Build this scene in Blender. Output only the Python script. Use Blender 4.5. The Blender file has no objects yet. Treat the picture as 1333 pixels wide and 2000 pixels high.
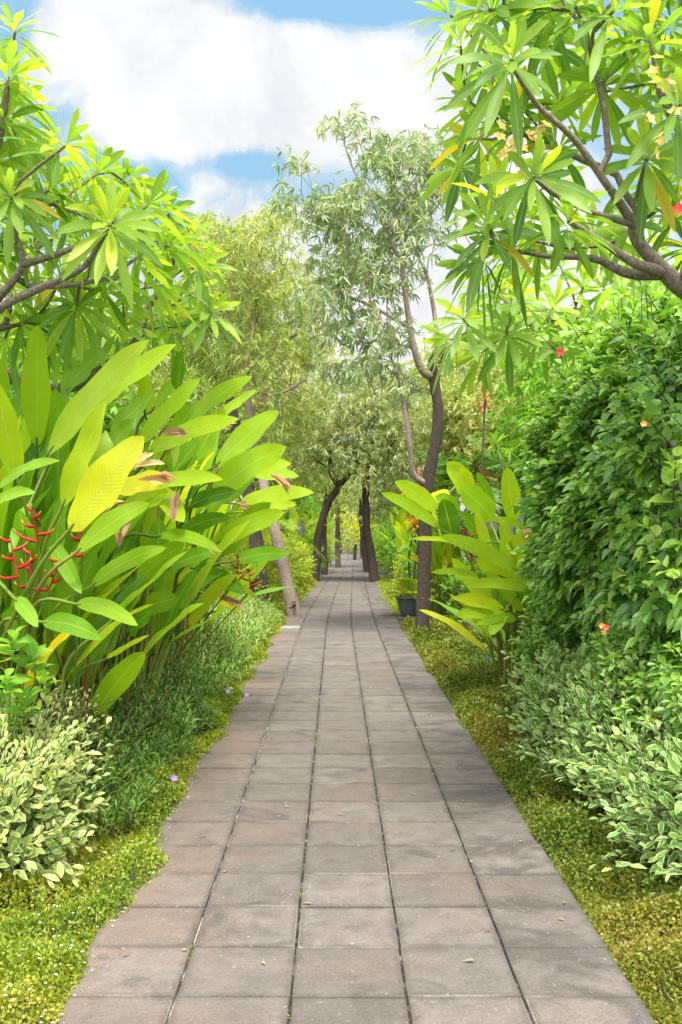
import bpy, math, random
import numpy as np
from math import radians, sin, cos, pi

# ------------------------------------------------------------------ camera, sky, sun, exposure
S = bpy.context.scene
F, VX, VY, CX, CZ = 1922.0, 657.0, 1025.0, -0.045, 1.63      # focal length in photo pixels, horizon point, eye position
cam_d = bpy.data.cameras.new('camera'); cam = bpy.data.objects.new('camera', cam_d); S.collection.objects.link(cam)
cam.location = (CX, 0, CZ); cam.rotation_euler = (radians(90), 0, 0)
cam_d.sensor_fit = 'VERTICAL'; cam_d.sensor_height = 36; cam_d.sensor_width = 36; cam_d.lens = F/2000*36
cam_d.shift_x = (666.5-VX)/2000; cam_d.shift_y = (VY-1000)/2000; cam_d.clip_end = 3000; cam_d.clip_start = .05
S.camera = cam
SUN_EL, SUN_AZ = 64.0, 178.0            # azimuth from +Y (view direction), negative = to the left
SKY_STR, SUN_STR, EXPO = 0.15, 2.3, 1.66
S.view_settings.view_transform = 'Standard'; S.view_settings.look = 'None'
S.view_settings.exposure = EXPO; S.view_settings.gamma = 1; S.view_settings.use_curve_mapping = False
sd = bpy.data.lights.new('sun', 'SUN'); sd.energy = SUN_STR; sd.angle = radians(16); sd.color = (1, .95, .86)
so = bpy.data.objects.new('sun', sd); S.collection.objects.link(so)
so.rotation_euler = (radians(90-SUN_EL), 0, radians(180-SUN_AZ)); so.location = (-20, 30, 40)
cy = S.cycles; cy.max_bounces = 9; cy.diffuse_bounces = 6; cy.glossy_bounces = 2; cy.transmission_bounces = 5
cy.transparent_max_bounces = 4; cy.caustics_reflective = False; cy.caustics_refractive = False

def N(t, kind, **kw):
    n = t.nodes.new(kind)
    for k, v in kw.items():
        if k in n.inputs.keys(): n.inputs[k].default_value = v
        else: setattr(n, k, v)
    return n
def M_(t, op, a, b=None, c=None, clamp=False):
    n = t.nodes.new('ShaderNodeMath'); n.operation = op; n.use_clamp = clamp
    for i, v in enumerate((a, b, c)):
        if v is None: continue
        if isinstance(v, (int, float)): n.inputs[i].default_value = v
        else: t.links.new(v, n.inputs[i])
    return n.outputs[0]
def MIX(t, fac, a, b, blend='MIX'):
    n = t.nodes.new('ShaderNodeMix'); n.data_type = 'RGBA'; n.blend_type = blend
    for i, v in ((0, fac), (6, a), (7, b)):
        if isinstance(v, (int, float)): n.inputs[i].default_value = v
        elif isinstance(v, tuple): n.inputs[i].default_value = v if len(v) == 4 else (*v, 1)
        else: t.links.new(v, n.inputs[i])
    return n.outputs[2]
def RAMP(t, fac, stops, interp='LINEAR'):
    n = t.nodes.new('ShaderNodeValToRGB'); n.color_ramp.interpolation = interp
    e = n.color_ramp.elements
    while len(e) < len(stops): e.new(.5)
    for el, (p, c) in zip(e, stops):
        el.position = p; el.color = (*c, 1) if len(c) == 3 else c
    t.links.new(fac, n.inputs[0]); return n.outputs[0]

W = bpy.data.worlds.new('World'); S.world = W; W.use_nodes = True
t = W.node_tree; t.nodes.clear()
sky = N(t, 'ShaderNodeTexSky', sky_type='NISHITA', sun_disc=False, sun_elevation=radians(SUN_EL), sun_rotation=radians(SUN_AZ),
        air_density=1.2, dust_density=.4, ozone_density=2.0)
tc = N(t, 'ShaderNodeTexCoord'); sp = N(t, 'ShaderNodeSeparateXYZ'); t.links.new(tc.outputs['Generated'], sp.inputs[0])
yy = M_(t, 'ADD', M_(t, 'ABSOLUTE', sp.outputs[1]), .12)
U = M_(t, 'DIVIDE', sp.outputs[0], yy); V = M_(t, 'DIVIDE', sp.outputs[2], yy)
k = 1.12
# soft cloud masses (+) and blue gaps (-): direction tangents and sizes
fieldsum = None
for px, py, rx, ry, w in ((300, 90, 260, 170, 1.5), (330, 250, 130, 75, 1.0), (520, 170, 150, 110, 1.3), (740, 170, 170, 100, 1.15), (880, 110, 120, 80, .8), (860, 250, 200, 120, .9),
                          (480, 420, 150, 30, 1.0), (600, 320, 55, 35, .75), (420, 365, 110, 30, .6), (1000, 560, 300, 240, 1.4), (560, 560, 260, 90, .9), (100, 640, 300, 170, .9), (657, 960, 2500, 330, 1.1),
                          (640, 10, 150, 42, -1.3), (10, 20, 55, 120, -1.0), (470, 318, 100, 28, -1.0), (290, 355, 80, 50, -.9), (560, 390, 60, 20, -.6), (690, 130, 40, 22, -.5), (230, 420, 90, 60, -.5)):
    u0, v0 = (px-VX)/F/k*.99, (VY-py)/F/k*.99
    a = M_(t, 'MULTIPLY', M_(t, 'SUBTRACT', U, u0), F*k/rx); b = M_(t, 'MULTIPLY', M_(t, 'SUBTRACT', V, v0), F*k/ry)
    r2 = M_(t, 'ADD', M_(t, 'MULTIPLY', a, a), M_(t, 'MULTIPLY', b, b))
    g = M_(t, 'MULTIPLY', M_(t, 'EXPONENT', M_(t, 'MULTIPLY', r2, -1.0)), w)
    fieldsum = g if fieldsum is None else M_(t, 'ADD', fieldsum, g)
cv = N(t, 'ShaderNodeCombineXYZ'); t.links.new(U, cv.inputs[0]); t.links.new(V, cv.inputs[1])
n1 = N(t, 'ShaderNodeTexNoise', Scale=7.5, Detail=10.0, Roughness=.6, Distortion=.5); t.links.new(cv.outputs[0], n1.inputs['Vector'])
n2 = N(t, 'ShaderNodeTexNoise', Scale=3.2, Detail=4.0, Roughness=.5); t.links.new(cv.outputs[0], n2.inputs['Vector'])
over = M_(t, 'MULTIPLY', M_(t, 'ADD', M_(t, 'MULTIPLY', M_(t, 'SUBTRACT', V, .75), 3.0, clamp=True), M_(t, 'LESS_THAN', sp.outputs[1], -.1), clamp=True), 1.2)   # unseen cloud added overhead and behind, whitens the blue ambient light
fieldsum = M_(t, 'ADD', fieldsum, over)
dens = M_(t, 'ADD', fieldsum, M_(t, 'MULTIPLY', M_(t, 'SUBTRACT', n1.outputs[0], .5), 4.2))
mask = RAMP(t, M_(t, 'MULTIPLY', dens, .5), [(.02, (.0,)*3), (.2, (.3,)*3), (.34, (.75,)*3), (.55, (1, 1, 1))], 'EASE')
skys = N(t, 'ShaderNodeVectorMath', operation='SCALE'); t.links.new(MIX(t, 1.0, sky.outputs[0], (.70, .78, .68), 'MULTIPLY'), skys.inputs[0])
t.links.new(M_(t, 'ADD', M_(t, 'MULTIPLY', M_(t, 'MULTIPLY', V, 1.7, clamp=True), .62), .28), skys.inputs['Scale']); skyc = skys.outputs[0]
cloudc = RAMP(t, M_(t, 'ADD', n2.outputs[0], M_(t, 'MULTIPLY', M_(t, 'SUBTRACT', n1.outputs[0], .5), 1.2)), [(.3, (1.68, 1.74, 1.84)), (.62, (2.2, 2.2, 2.2))])
vb = N(t, 'ShaderNodeVectorMath', operation='SCALE'); t.links.new(cloudc, vb.inputs[0]); t.links.new(M_(t, 'ADD', M_(t, 'MULTIPLY', over, 1.25), 1.0), vb.inputs['Scale']); cloudc = vb.outputs[0]   # added out-of-view cloud made brighter to lift the ambient light
colr = MIX(t, mask, skyc, cloudc)
bg = N(t, 'ShaderNodeBackground', Strength=SKY_STR); t.links.new(colr, bg.inputs[0])
wo = N(t, 'ShaderNodeOutputWorld'); t.links.new(bg.outputs[0], wo.inputs[0])

# ------------------------------------------------------------------ helpers
rng = np.random.default_rng(11); random.seed(11)
C = S.collection
def path_dx(y): return .0185*max(0.0, y-17) if y > 20 else .0185*max(0., (y-14))**2/12
def gz(y): return -.013*max(0.0, min(y, 90)-18)
def P(px, py, Z): return np.array([(px-VX)/F*Z+CX, Z, CZ+(VY-py)/F*Z])
def G(px, Z):
    p = P(px, 0, Z); p[2] = gz(Z); return p
def nz(a):
    a = np.asarray(a, float); return a/np.maximum(np.linalg.norm(a, axis=-1, keepdims=True), 1e-9)

class Geo:
    def __init__(s): s.v = []; s.q = []; s.uv = []; s.t = []; s.n = 0
    def add(s, v, q, uv, t):
        v = np.asarray(v, float).reshape(-1, 3)
        s.v.append(v); s.q.append(np.asarray(q).reshape(-1, 4)+s.n); s.uv.append(np.asarray(uv, float).reshape(-1, 2))
        t = np.asarray(t, float); s.t.append(np.full(len(v), float(t)) if t.ndim == 0 else t.reshape(-1)); s.n += len(v)
    def mesh(s, name, mat, origin=(0, 0, 0), smooth=True):
        v = np.concatenate(s.v)-np.asarray(origin, float); q = np.concatenate(s.q).astype(np.int32)
        uv = np.concatenate(s.uv); tt = np.concatenate(s.t)
        me = bpy.data.meshes.new(name)
        me.vertices.add(len(v)); me.vertices.foreach_set('co', v.astype(np.float32).ravel())
        me.loops.add(q.size); me.loops.foreach_set('vertex_index', q.ravel())
        me.polygons.add(len(q)); me.polygons.foreach_set('loop_start', np.arange(0, q.size, 4, dtype=np.int32))
        me.polygons.foreach_set('use_smooth', np.full(len(q), smooth))
        l = me.uv_layers.new(name='uv'); l.data.foreach_set('uv', uv[q.ravel()].astype(np.float32).ravel())
        a = me.attributes.new('tint', 'FLOAT', 'POINT'); a.data.foreach_set('value', tt.astype(np.float32))
        me.materials.append(mat); me.update(calc_edges=True); me.validate()
        return me
    def build(s, name, mat, parent=None, label=None, smooth=True, top=None):
        """top = thing whose location is the origin (default: parent)"""
        org = (0, 0, 0)
        if parent is not None:
            o = parent; org = np.zeros(3)
            while o is not None: org = org+np.array(o.location); o = o.parent
        ob = bpy.data.objects.new(name, s.mesh(name, mat, org, smooth)); C.objects.link(ob)
        if parent is not None: ob.parent = parent
        if label: ob['label'] = label
        return ob

LABELS = set()
def thing(name, label, cat, loc=(0, 0, 0), group=None):
    o = bpy.data.objects.new(name, None); C.objects.link(o); o.location = tuple(float(a) for a in loc); o.empty_display_size = .1
    return tag(o, label, cat, group)
def tag(o, label=None, cat=None, group=None, kind=None):
    if label: o['label'] = label
    if cat: o['category'] = cat
    if group: o['group'] = group
    if kind: o['kind'] = kind
    return o
def dup(root, loc, rz=0, sc=1.0, label=None, group=None):
    r = root.copy(); C.objects.link(r); r.location = tuple(float(a) for a in loc); r.rotation_euler = (0, 0, rz)
    r.scale = (sc, sc, sc) if isinstance(sc, (int, float)) else sc
    if label: r['label'] = label
    if group: r['group'] = group
    for ch in list(root.children):
        c = ch.copy(); C.objects.link(c); c.parent = r
        for g in ch.children:
            d = g.copy(); C.objects.link(d); d.parent = c
    return r

# leaf outlines: (position along blade, half width share)
PR_OV = np.array([(0, .06), (.12, .62), (.3, 1), (.55, .86), (.8, .42), (1, .02)])
PR_LAN = np.array([(0, .08), (.3, .7), (.62, 1), (.85, .62), (1, .02)])
PR_NAR = np.array([(0, .2), (.4, 1), (.75, .7), (1, .02)])
PR_HEL = np.array([(0, .04), (.04, .34), (.1, .62), (.2, .86), (.33, .98), (.48, 1), (.62, .97), (.74, .86), (.84, .68), (.92, .45), (.97, .2), (1, .01)])
PR_FRA = np.array([(0, .06), (.12, .14), (.28, .48), (.46, .82), (.62, 1), (.77, .93), (.89, .6), (.96, .28), (1, .02)])
PR_STRAP = np.array([(0, .6), (.35, 1), (.7, .8), (.9, .45), (1, .03)])
PR_DIA = np.array([(0, .1), (.5, 1), (1, .05)])
def leaves(g, pos, d, nrm, L, W_, tint, prof, droop=.15, fold=.25, wav=0.0, curl=0.0, rag=0.0):
    pos = np.atleast_2d(pos).astype(float); n = len(pos)
    d = nz(np.broadcast_to(d, (n, 3))); nrm = np.broadcast_to(nrm, (n, 3)).astype(float)
    L = np.broadcast_to(L, n).astype(float); W_ = np.broadcast_to(W_, n).astype(float)
    droop = np.broadcast_to(droop, n).astype(float); tint = np.broadcast_to(tint, n).astype(float)
    fold = np.broadcast_to(fold, n).astype(float); curl = np.broadcast_to(curl, n).astype(float)
    side = nz(np.cross(d, nrm)+1e-6); nn = nz(np.cross(side, d))
    tt, ww = prof[:, 0], prof[:, 1]; R = len(tt)
    c = pos[:, None]+(L[:, None]*tt)[..., None]*d[:, None]
    c[..., 2] -= (droop*L)[:, None]*tt**2
    c += (curl*L)[:, None, None]*(tt**2)[None, :, None]*side[:, None]
    hw = (W_/2)[:, None]*ww
    if rag: hw = hw*np.where(rng.random((n, 1)) < .35, 1-rag*rng.random((n, R))**2, 1)
    wv = 0
    if wav:
        ph = rng.uniform(0, 6.28, n)
        wv = wav*np.sin(ph[:, None]+tt*11)*hw
        wv2 = wav*np.sin(ph[:, None]*1.7+tt*13)*hw
    up = (fold[:, None]*hw)
    a = c-side[:, None]*(hw*np.sqrt(1-np.minimum(fold, .9)**2)[:, None])[..., None]+nn[:, None]*(up+(wv if wav else 0))[..., None]
    b = c+side[:, None]*(hw*np.sqrt(1-np.minimum(fold, .9)**2)[:, None])[..., None]+nn[:, None]*(up+(wv2 if wav else 0))[..., None]
    v = np.stack([a, c, b], 2)                                     # n,R,3cols,3
    base = (np.arange(n)*R*3)[:, None, None]
    r = np.arange(R-1)[None, :, None]*3; k_ = np.arange(2)[None, None, :]
    i0 = base+r+k_
    q = np.stack([i0, i0+1, i0+4, i0+3], -1)
    uv = np.zeros((n, R, 3, 2)); uv[..., 0] = np.array([0, .5, 1]); uv[..., 1] = tt[None, :, None]
    g.add(v, q, uv, np.repeat(tint, R*3))
def flecks(g, pos, d, nrm, L, W_, tint, droop=.1):
    """smallest leaves: one bent diamond of two quads' worth of detail"""
    pos = np.atleast_2d(pos); n = len(pos); d = nz(np.broadcast_to(d, (n, 3))); side = nz(np.cross(d, np.broadcast_to(nrm, (n, 3)))+1e-6)
    L = np.broadcast_to(L, n)[:, None]; W_ = np.broadcast_to(W_, n)[:, None]
    m = pos+d*L*.5; tip = pos+d*L; tip = tip-np.array([0, 0, 1])*L*np.broadcast_to(droop, n)[:, None]
    v = np.stack([pos, m-side*W_/2, tip, m+side*W_/2], 1)
    q = (np.arange(n)*4)[:, None]+np.arange(4)
    uv = np.tile(np.array([(.5, 0), (0, .5), (.5, 1), (1, .5)]), (n, 1))
    g.add(v, q, uv, np.repeat(np.broadcast_to(tint, n), 4))
def tube(g, pts, rad, sides=7, tint=.5, jit=0.0):
    p = np.asarray(pts, float); n = len(p); rad = np.broadcast_to(rad, n).astype(float)
    d = np.zeros_like(p); d[1:-1] = p[2:]-p[:-2]; d[0] = p[1]-p[0]; d[-1] = p[-1]-p[-2]; d = nz(d)
    ref = np.array([1., 0, 0]) if abs(d[0][0]) < .8 else np.array([0, 1., 0])
    rings = []
    for i in range(n):
        a = nz(ref-d[i]*np.dot(ref, d[i])); ref = a; b = np.cross(d[i], a)
        th = np.arange(sides)*2*pi/sides
        rr = rad[i]*(1+jit*rng.uniform(-1, 1, sides))
        rings.append(p[i]+(np.cos(th)*rr)[:, None]*a+(np.sin(th)*rr)[:, None]*b)
    v = np.array(rings).reshape(-1, 3)
    i = np.arange(n-1)[:, None]*sides; j = np.arange(sides)[None]; j2 = (j+1) % sides
    q = np.stack([i+j, i+j2, i+sides+j2, i+sides+j], -1)
    ln = np.concatenate([[0], np.cumsum(np.linalg.norm(np.diff(p, axis=0), axis=1))])
    uv = np.stack(np.broadcast_arrays(j/sides+0.0*ln[:, None], ln[:, None]), -1)
    g.add(v, q, uv, tint)
def smooth_line(pts, k=6):
    """Catmull-Rom through (x,y,z,r) control points"""
    p = np.asarray(pts, float); p = np.vstack([2*p[0]-p[1], p, 2*p[-1]-p[-2]]); out = []
    for i in range(1, len(p)-2):
        for s in np.linspace(0, 1, k, endpoint=False):
            a, b, c_, d_ = p[i-1], p[i], p[i+1], p[i+2]
            out.append(.5*((2*b)+(c_-a)*s+(2*a-5*b+4*c_-d_)*s*s+(-a+3*b-3*c_+d_)*s**3))
    out.append(p[-2]); return np.array(out)
def rand_unit(n):
    return nz(rng.normal(size=(n, 3)))

def leaf_mat(name, stops, trans=None, tf=.4, rough=.45, rib=None, ribw=.05, edge=None, edgew=.3, veins=0, brown=0, spec=.4, yellow=None, vary=.25):
    m = bpy.data.materials.new(name); m.use_nodes = True; t = m.node_tree; t.nodes.clear()
    at = N(t, 'ShaderNodeAttribute', attribute_name='tint'); uvn = N(t, 'ShaderNodeUVMap'); sx = N(t, 'ShaderNodeSeparateXYZ'); t.links.new(uvn.outputs[0], sx.inputs[0])
    col = RAMP(t, at.outputs['Fac'], stops)
    tcn = N(t, 'ShaderNodeTexCoord'); nz_ = N(t, 'ShaderNodeTexNoise', Scale=9.0, Detail=3.0); t.links.new(tcn.outputs['Object'], nz_.inputs['Vector'])
    f = M_(t, 'ADD', M_(t, 'MULTIPLY', M_(t, 'SUBTRACT', nz_.outputs[0], .5), vary*2), 1.0)
    vm = N(t, 'ShaderNodeVectorMath', operation='SCALE'); t.links.new(col, vm.inputs[0]); t.links.new(f, vm.inputs['Scale']); col = vm.outputs[0]
    au = M_(t, 'ABSOLUTE', M_(t, 'SUBTRACT', sx.outputs[0], .5))            # 0 at midrib .. .5 at edge
    if edge:
        ne = N(t, 'ShaderNodeTexNoise', Scale=45.0, Detail=3.0); t.links.new(tcn.outputs['Object'], ne.inputs['Vector'])
        e = M_(t, 'GREATER_THAN', M_(t, 'ADD', au, M_(t, 'MULTIPLY', M_(t, 'SUBTRACT', ne.outputs[0], .5), .45)), edgew)
        col = MIX(t, e, col, edge)
    if rib:
        e = M_(t, 'LESS_THAN', au, ribw); col = MIX(t, M_(t, 'MULTIPLY', e, .8), col, rib)
    if brown:
        nb = N(t, 'ShaderNodeTexNoise', Scale=6.0, Detail=5.0, Roughness=.7); t.links.new(tcn.outputs['Object'], nb.inputs['Vector'])
        e = M_(t, 'ADD', M_(t, 'MULTIPLY', au, 1.2), M_(t, 'MULTIPLY', nb.outputs[0], 1.0))
        e = M_(t, 'ADD', e, M_(t, 'MULTIPLY', at.outputs['Fac'], .18))
        bm_ = RAMP(t, e, [(brown, (0, 0, 0)), (brown+.03, (1, 1, 1))])
        bm2 = RAMP(t, e, [(brown-.1, (0, 0, 0)), (brown, (1, 1, 1))])
        col = MIX(t, M_(t, 'MULTIPLY', bm2, .8), col, (.42, .38, .03)); col = MIX(t, bm_, col, (.3, .15, .07))
    bs = N(t, 'ShaderNodeBsdfPrincipled', Roughness=rough); bs.inputs['Specular IOR Level'].default_value = spec
    t.links.new(col, bs.inputs['Base Color'])
    if veins:
        wv = N(t, 'ShaderNodeTexWave', wave_type='BANDS', bands_direction='Y', Scale=veins, Distortion=.6)
        cb = N(t, 'ShaderNodeCombineXYZ'); t.links.new(au, cb.inputs[0]); t.links.new(M_(t, 'SUBTRACT', sx.outputs[1], M_(t, 'MULTIPLY', au, .35)), cb.inputs[1])
        t.links.new(cb.outputs[0], wv.inputs['Vector'])
        vs = N(t, 'ShaderNodeVectorMath', operation='SCALE'); t.links.new(col, vs.inputs[0]); t.links.new(M_(t, 'ADD', M_(t, 'MULTIPLY', wv.outputs['Fac'], .09), .94), vs.inputs['Scale']); col = vs.outputs[0]; t.links.new(col, bs.inputs['Base Color'])
        hgt = M_(t, 'ADD', M_(t, 'MULTIPLY', wv.outputs['Fac'], .5), M_(t, 'MULTIPLY', M_(t, 'LESS_THAN', au, .03), -1.0))
        bp = N(t, 'ShaderNodeBump', Strength=.16, Distance=.005); t.links.new(hgt, bp.inputs['Height']); t.links.new(bp.outputs[0], bs.inputs['Normal'])
    tr = N(t, 'ShaderNodeBsdfTranslucent')
    tv = MIX(t, 1.0, col, trans or (1.5, 1.35, .6), 'MULTIPLY'); t.links.new(tv, tr.inputs[0])
    mx = N(t, 'ShaderNodeMixShader'); mx.inputs[0].default_value = tf
    t.links.new(bs.outputs[0], mx.inputs[1]); t.links.new(tr.outputs[0], mx.inputs[2])
    o = N(t, 'ShaderNodeOutputMaterial'); t.links.new(mx.outputs[0], o.inputs[0]); return m

def bark_mat(name, dark, light, scale=14, stretch=5.0, bump=.8, lichen=None):
    m = bpy.data.materials.new(name); m.use_nodes = True; t = m.node_tree; t.nodes.clear()
    tcn = N(t, 'ShaderNodeTexCoord'); mp = N(t, 'ShaderNodeMapping'); mp.inputs['Scale'].default_value = (stretch, stretch, 1.6)
    t.links.new(tcn.outputs['Object'], mp.inputs['Vector'])
    n1 = N(t, 'ShaderNodeTexNoise', Scale=scale*1.3, Detail=9.0, Roughness=.75, Distortion=.5); t.links.new(mp.outputs[0], n1.inputs['Vector'])
    n2 = N(t, 'ShaderNodeTexNoise', Scale=2.2, Detail=4.0); t.links.new(tcn.outputs['Object'], n2.inputs['Vector'])
    n3 = N(t, 'ShaderNodeTexNoise', Scale=26.0, Detail=8.0, Roughness=.8); t.links.new(tcn.outputs['Object'], n3.inputs['Vector'])
    col = RAMP(t, n1.outputs[0], [(.38, dark), (.52, tuple((a+b)/2 for a, b in zip(dark, light))), (.66, tuple(a*1.35 for a in light))])
    col = MIX(t, RAMP(t, n2.outputs[0], [(.45, (0, 0, 0)), (.7, (.6, .6, .6))]), col, tuple(a*.6 for a in dark))
    if lichen: col = MIX(t, RAMP(t, n3.outputs[0], [(.55, (0, 0, 0)), (.66, (.55, .55, .55))]), col, lichen)
    bs = N(t, 'ShaderNodeBsdfPrincipled', Roughness=.9); t.links.new(col, bs.inputs['Base Color'])
    bp = N(t, 'ShaderNodeBump', Strength=bump, Distance=.03); t.links.new(n1.outputs[0], bp.inputs['Height']); t.links.new(bp.outputs[0], bs.inputs['Normal'])
    o = N(t, 'ShaderNodeOutputMaterial'); t.links.new(bs.outputs[0], o.inputs[0]); return m
def plain(name, col, rough=.6, noise=0.0, scale=8):
    m = bpy.data.materials.new(name); m.use_nodes = True; t = m.node_tree; b = t.nodes['Principled BSDF']
    b.inputs['Roughness'].default_value = rough
    tcn = N(t, 'ShaderNodeTexCoord'); n = N(t, 'ShaderNodeTexNoise', Scale=float(scale), Detail=5.0); t.links.new(tcn.outputs['Object'], n.inputs['Vector'])
    c = RAMP(t, n.outputs[0], [(.3, tuple(a*(1-noise) for a in col)), (.7, tuple(min(1, a*(1+noise)) for a in col))])
    t.links.new(c, b.inputs['Base Color']); return m

# ------------------------------------------------------------------ materials
MT = {}
MT['hel'] = leaf_mat('heliconia_leaf', [(0, (.08, .23, .02)), (.3, (.18, .41, .02)), (.6, (.34, .56, .02)), (.85, (.52, .64, .02)), (1, (.76, .66, .03))],
                     trans=(1.45, 1.25, .55), tf=.5, rough=.36, rib=(.50, .58, .12), ribw=.018, veins=8, brown=1.13, vary=.14)
MT['hel_stem'] = leaf_mat('heliconia_stem', [(0, (.06, .13, .02)), (.5, (.18, .26, .03)), (.8, (.3, .24, .06)), (1, (.2, .08, .03))], tf=.1, rough=.5)
MT['bract'] = leaf_mat('red_bract', [(0, (.30, .012, .012)), (.35, (.48, .02, .012)), (.65, (.65, .09, .015)), (.85, (.75, .28, .03)), (1, (.45, .42, .05))], trans=(1, 1, 1), tf=.1, rough=.4)
MT['fra'] = leaf_mat('frangipani_leaf', [(0, (.08, .19, .04)), (.4, (.17, .33, .05)), (.75, (.32, .48, .055)), (.95, (.46, .58, .04)), (1, (.6, .45, .04))], trans=(1.5, 1.45, .65), tf=.52, rough=.4,
                     rib=(.32, .42, .12), ribw=.05, veins=14, vary=.15)
MT['frab'] = bark_mat('frangipani_bark', (.12, .095, .07), (.30, .26, .20), 20, 2, .3)
MT['petal'] = leaf_mat('petal', [(0, (.85, .55, .12)), (1, (.9, .75, .35))], tf=.3, trans=(1, 1, 1), rough=.5, vary=.1)
MT['tab'] = leaf_mat('silver_leaf', [(0, (.12, .19, .07)), (.5, (.26, .35, .15)), (.85, (.46, .52, .28)), (1, (.55, .45, .25))], trans=(1.2, 1.25, .7), tf=.35, rough=.5)
MT['olive'] = leaf_mat('olive_leaf', [(0, (.15, .24, .05)), (.5, (.32, .42, .09)), (.85, (.52, .54, .18)), (1, (.6, .46, .2))], trans=(1.3, 1.25, .6), tf=.4)
MT['dkolive'] = leaf_mat('dull_leaf', [(0, (.18, .25, .09)), (.5, (.32, .39, .15)), (1, (.52, .54, .26))], trans=(1.2, 1.2, .7), tf=.45)
MT['bark_d'] = bark_mat('dark_bark', (.028, .019, .014), (.10, .072, .055), 16, 4, .9, (.26, .22, .17))
MT['bark_m'] = bark_mat('brown_bark', (.07, .05, .038), (.20, .155, .12), 16, 4, .7)
MT['bark_p'] = bark_mat('pale_bark', (.20, .145, .105), (.42, .34, .27), 14, 4, .5)
MT['hib'] = leaf_mat('hibiscus_leaf', [(0, (.06, .17, .035)), (.45, (.16, .33, .05)), (.8, (.30, .48, .07)), (.997, (.36, .52, .08)), (1, (.6, .45, .03))], trans=(1.4, 1.6, .5), tf=.32, rough=.36,
                     rib=(.16, .32, .08), ribw=.05, spec=.5, vary=.2)
MT['var'] = leaf_mat('variegated_leaf', [(0, (.09, .24, .04)), (.5, (.17, .36, .06)), (1, (.34, .50, .10))], trans=(1.2, 1.3, .8), tf=.3, rough=.5, edge=(.52, .62, .28), edgew=.32)
MT['varL'] = leaf_mat('cream_leaf', [(0, (.17, .33, .06)), (.5, (.34, .48, .09)), (1, (.6, .6, .2))], trans=(1.2, 1.2, .7), tf=.35, rough=.5, edge=(.62, .68, .34), edgew=.32)
MT['rue'] = leaf_mat('narrow_leaf', [(0, (.07, .18, .025)), (.5, (.17, .33, .04)), (.85, (.32, .46, .07)), (1, (.5, .54, .2))], trans=(1.3, 1.4, .6), tf=.3, rough=.4, rib=(.2, .28, .12), ribw=.07)
MT['cov'] = leaf_mat('cover_leaf', [(0, (.08, .18, .02)), (.4, (.22, .32, .025)), (.75, (.40, .44, .045)), (1, (.44, .38, .08))], trans=(1.3, 1.2, .5), tf=.35)
MT['covR'] = leaf_mat('moss_leaf', [(0, (.06, .14, .015)), (.4, (.15, .21, .02)), (.75, (.27, .28, .035)), (1, (.36, .27, .08))], trans=(1.3, 1.2, .5), tf=.3)
MT['brt'] = leaf_mat('bright_leaf', [(0, (.06, .2, .02)), (.5, (.17, .38, .03)), (1, (.36, .52, .04))], trans=(1.5, 1.5, .5), tf=.42, rib=(.3, .45, .1), ribw=.04, veins=9)
MT['gold'] = leaf_mat('gold_leaf', [(0, (.13, .27, .02)), (.5, (.34, .46, .03)), (1, (.6, .6, .06))], trans=(1.3, 1.2, .5), tf=.4)
MT['palm'] = leaf_mat('palm_leaf', [(0, (.04, .13, .02)), (.5, (.11, .25, .03)), (1, (.35, .42, .04))], trans=(1.4, 1.5, .5), tf=.35, rough=.4)
MT['red'] = leaf_mat('red_leaf', [(0, (.14, .03, .03)), (.5, (.28, .07, .05)), (1, (.36, .20, .07))], trans=(1.6, .9, .7), tf=.4)
MT['orange'] = leaf_mat('orange_leaf', [(0, (.2, .25, .03)), (.5, (.6, .32, .03)), (1, (.75, .5, .04))], trans=(1.3, 1, .5), tf=.4)
MT['dkgrass'] = leaf_mat('dark_grass', [(0, (.015, .06, .02)), (.6, (.04, .14, .035)), (1, (.12, .25, .05))], tf=.25, rough=.35)
MT['wither'] = leaf_mat('withered_leaf', [(0, (.35, .16, .09)), (.4, (.62, .42, .28)), (1, (.7, .52, .10))], trans=(1.2, 1, .7), tf=.3, rough=.7)
MT['dry'] = leaf_mat('dry_leaf', [(0, (.22, .12, .06)), (1, (.5, .38, .2))], trans=(1.2, 1, .7), tf=.25, rough=.7)
MT['flred'] = plain('red_flower', (.75, .04, .02), .5, .1); MT['florg'] = plain('orange_flower', (.85, .22, .03), .5, .1)
MT['flwhite'] = plain('white_flower', (.8, .8, .75), .6, .05); MT['flpur'] = plain('purple_flower', (.25, .12, .45), .6, .1)
MT['twig'] = plain('twig_bark', (.09, .065, .035), .9, .4, 20)
MT['pot'] = plain('pot_glaze', (.10, .12, .145), .5, .15, 12); MT['soil'] = plain('soil', (.05, .036, .026), .95, .4, 30)
MT['black'] = plain('black_metal', (.015, .015, .017), .4, .1)
MT['glass'] = plain('lens_glass', (.06, .065, .07), .1, .05)

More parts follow.
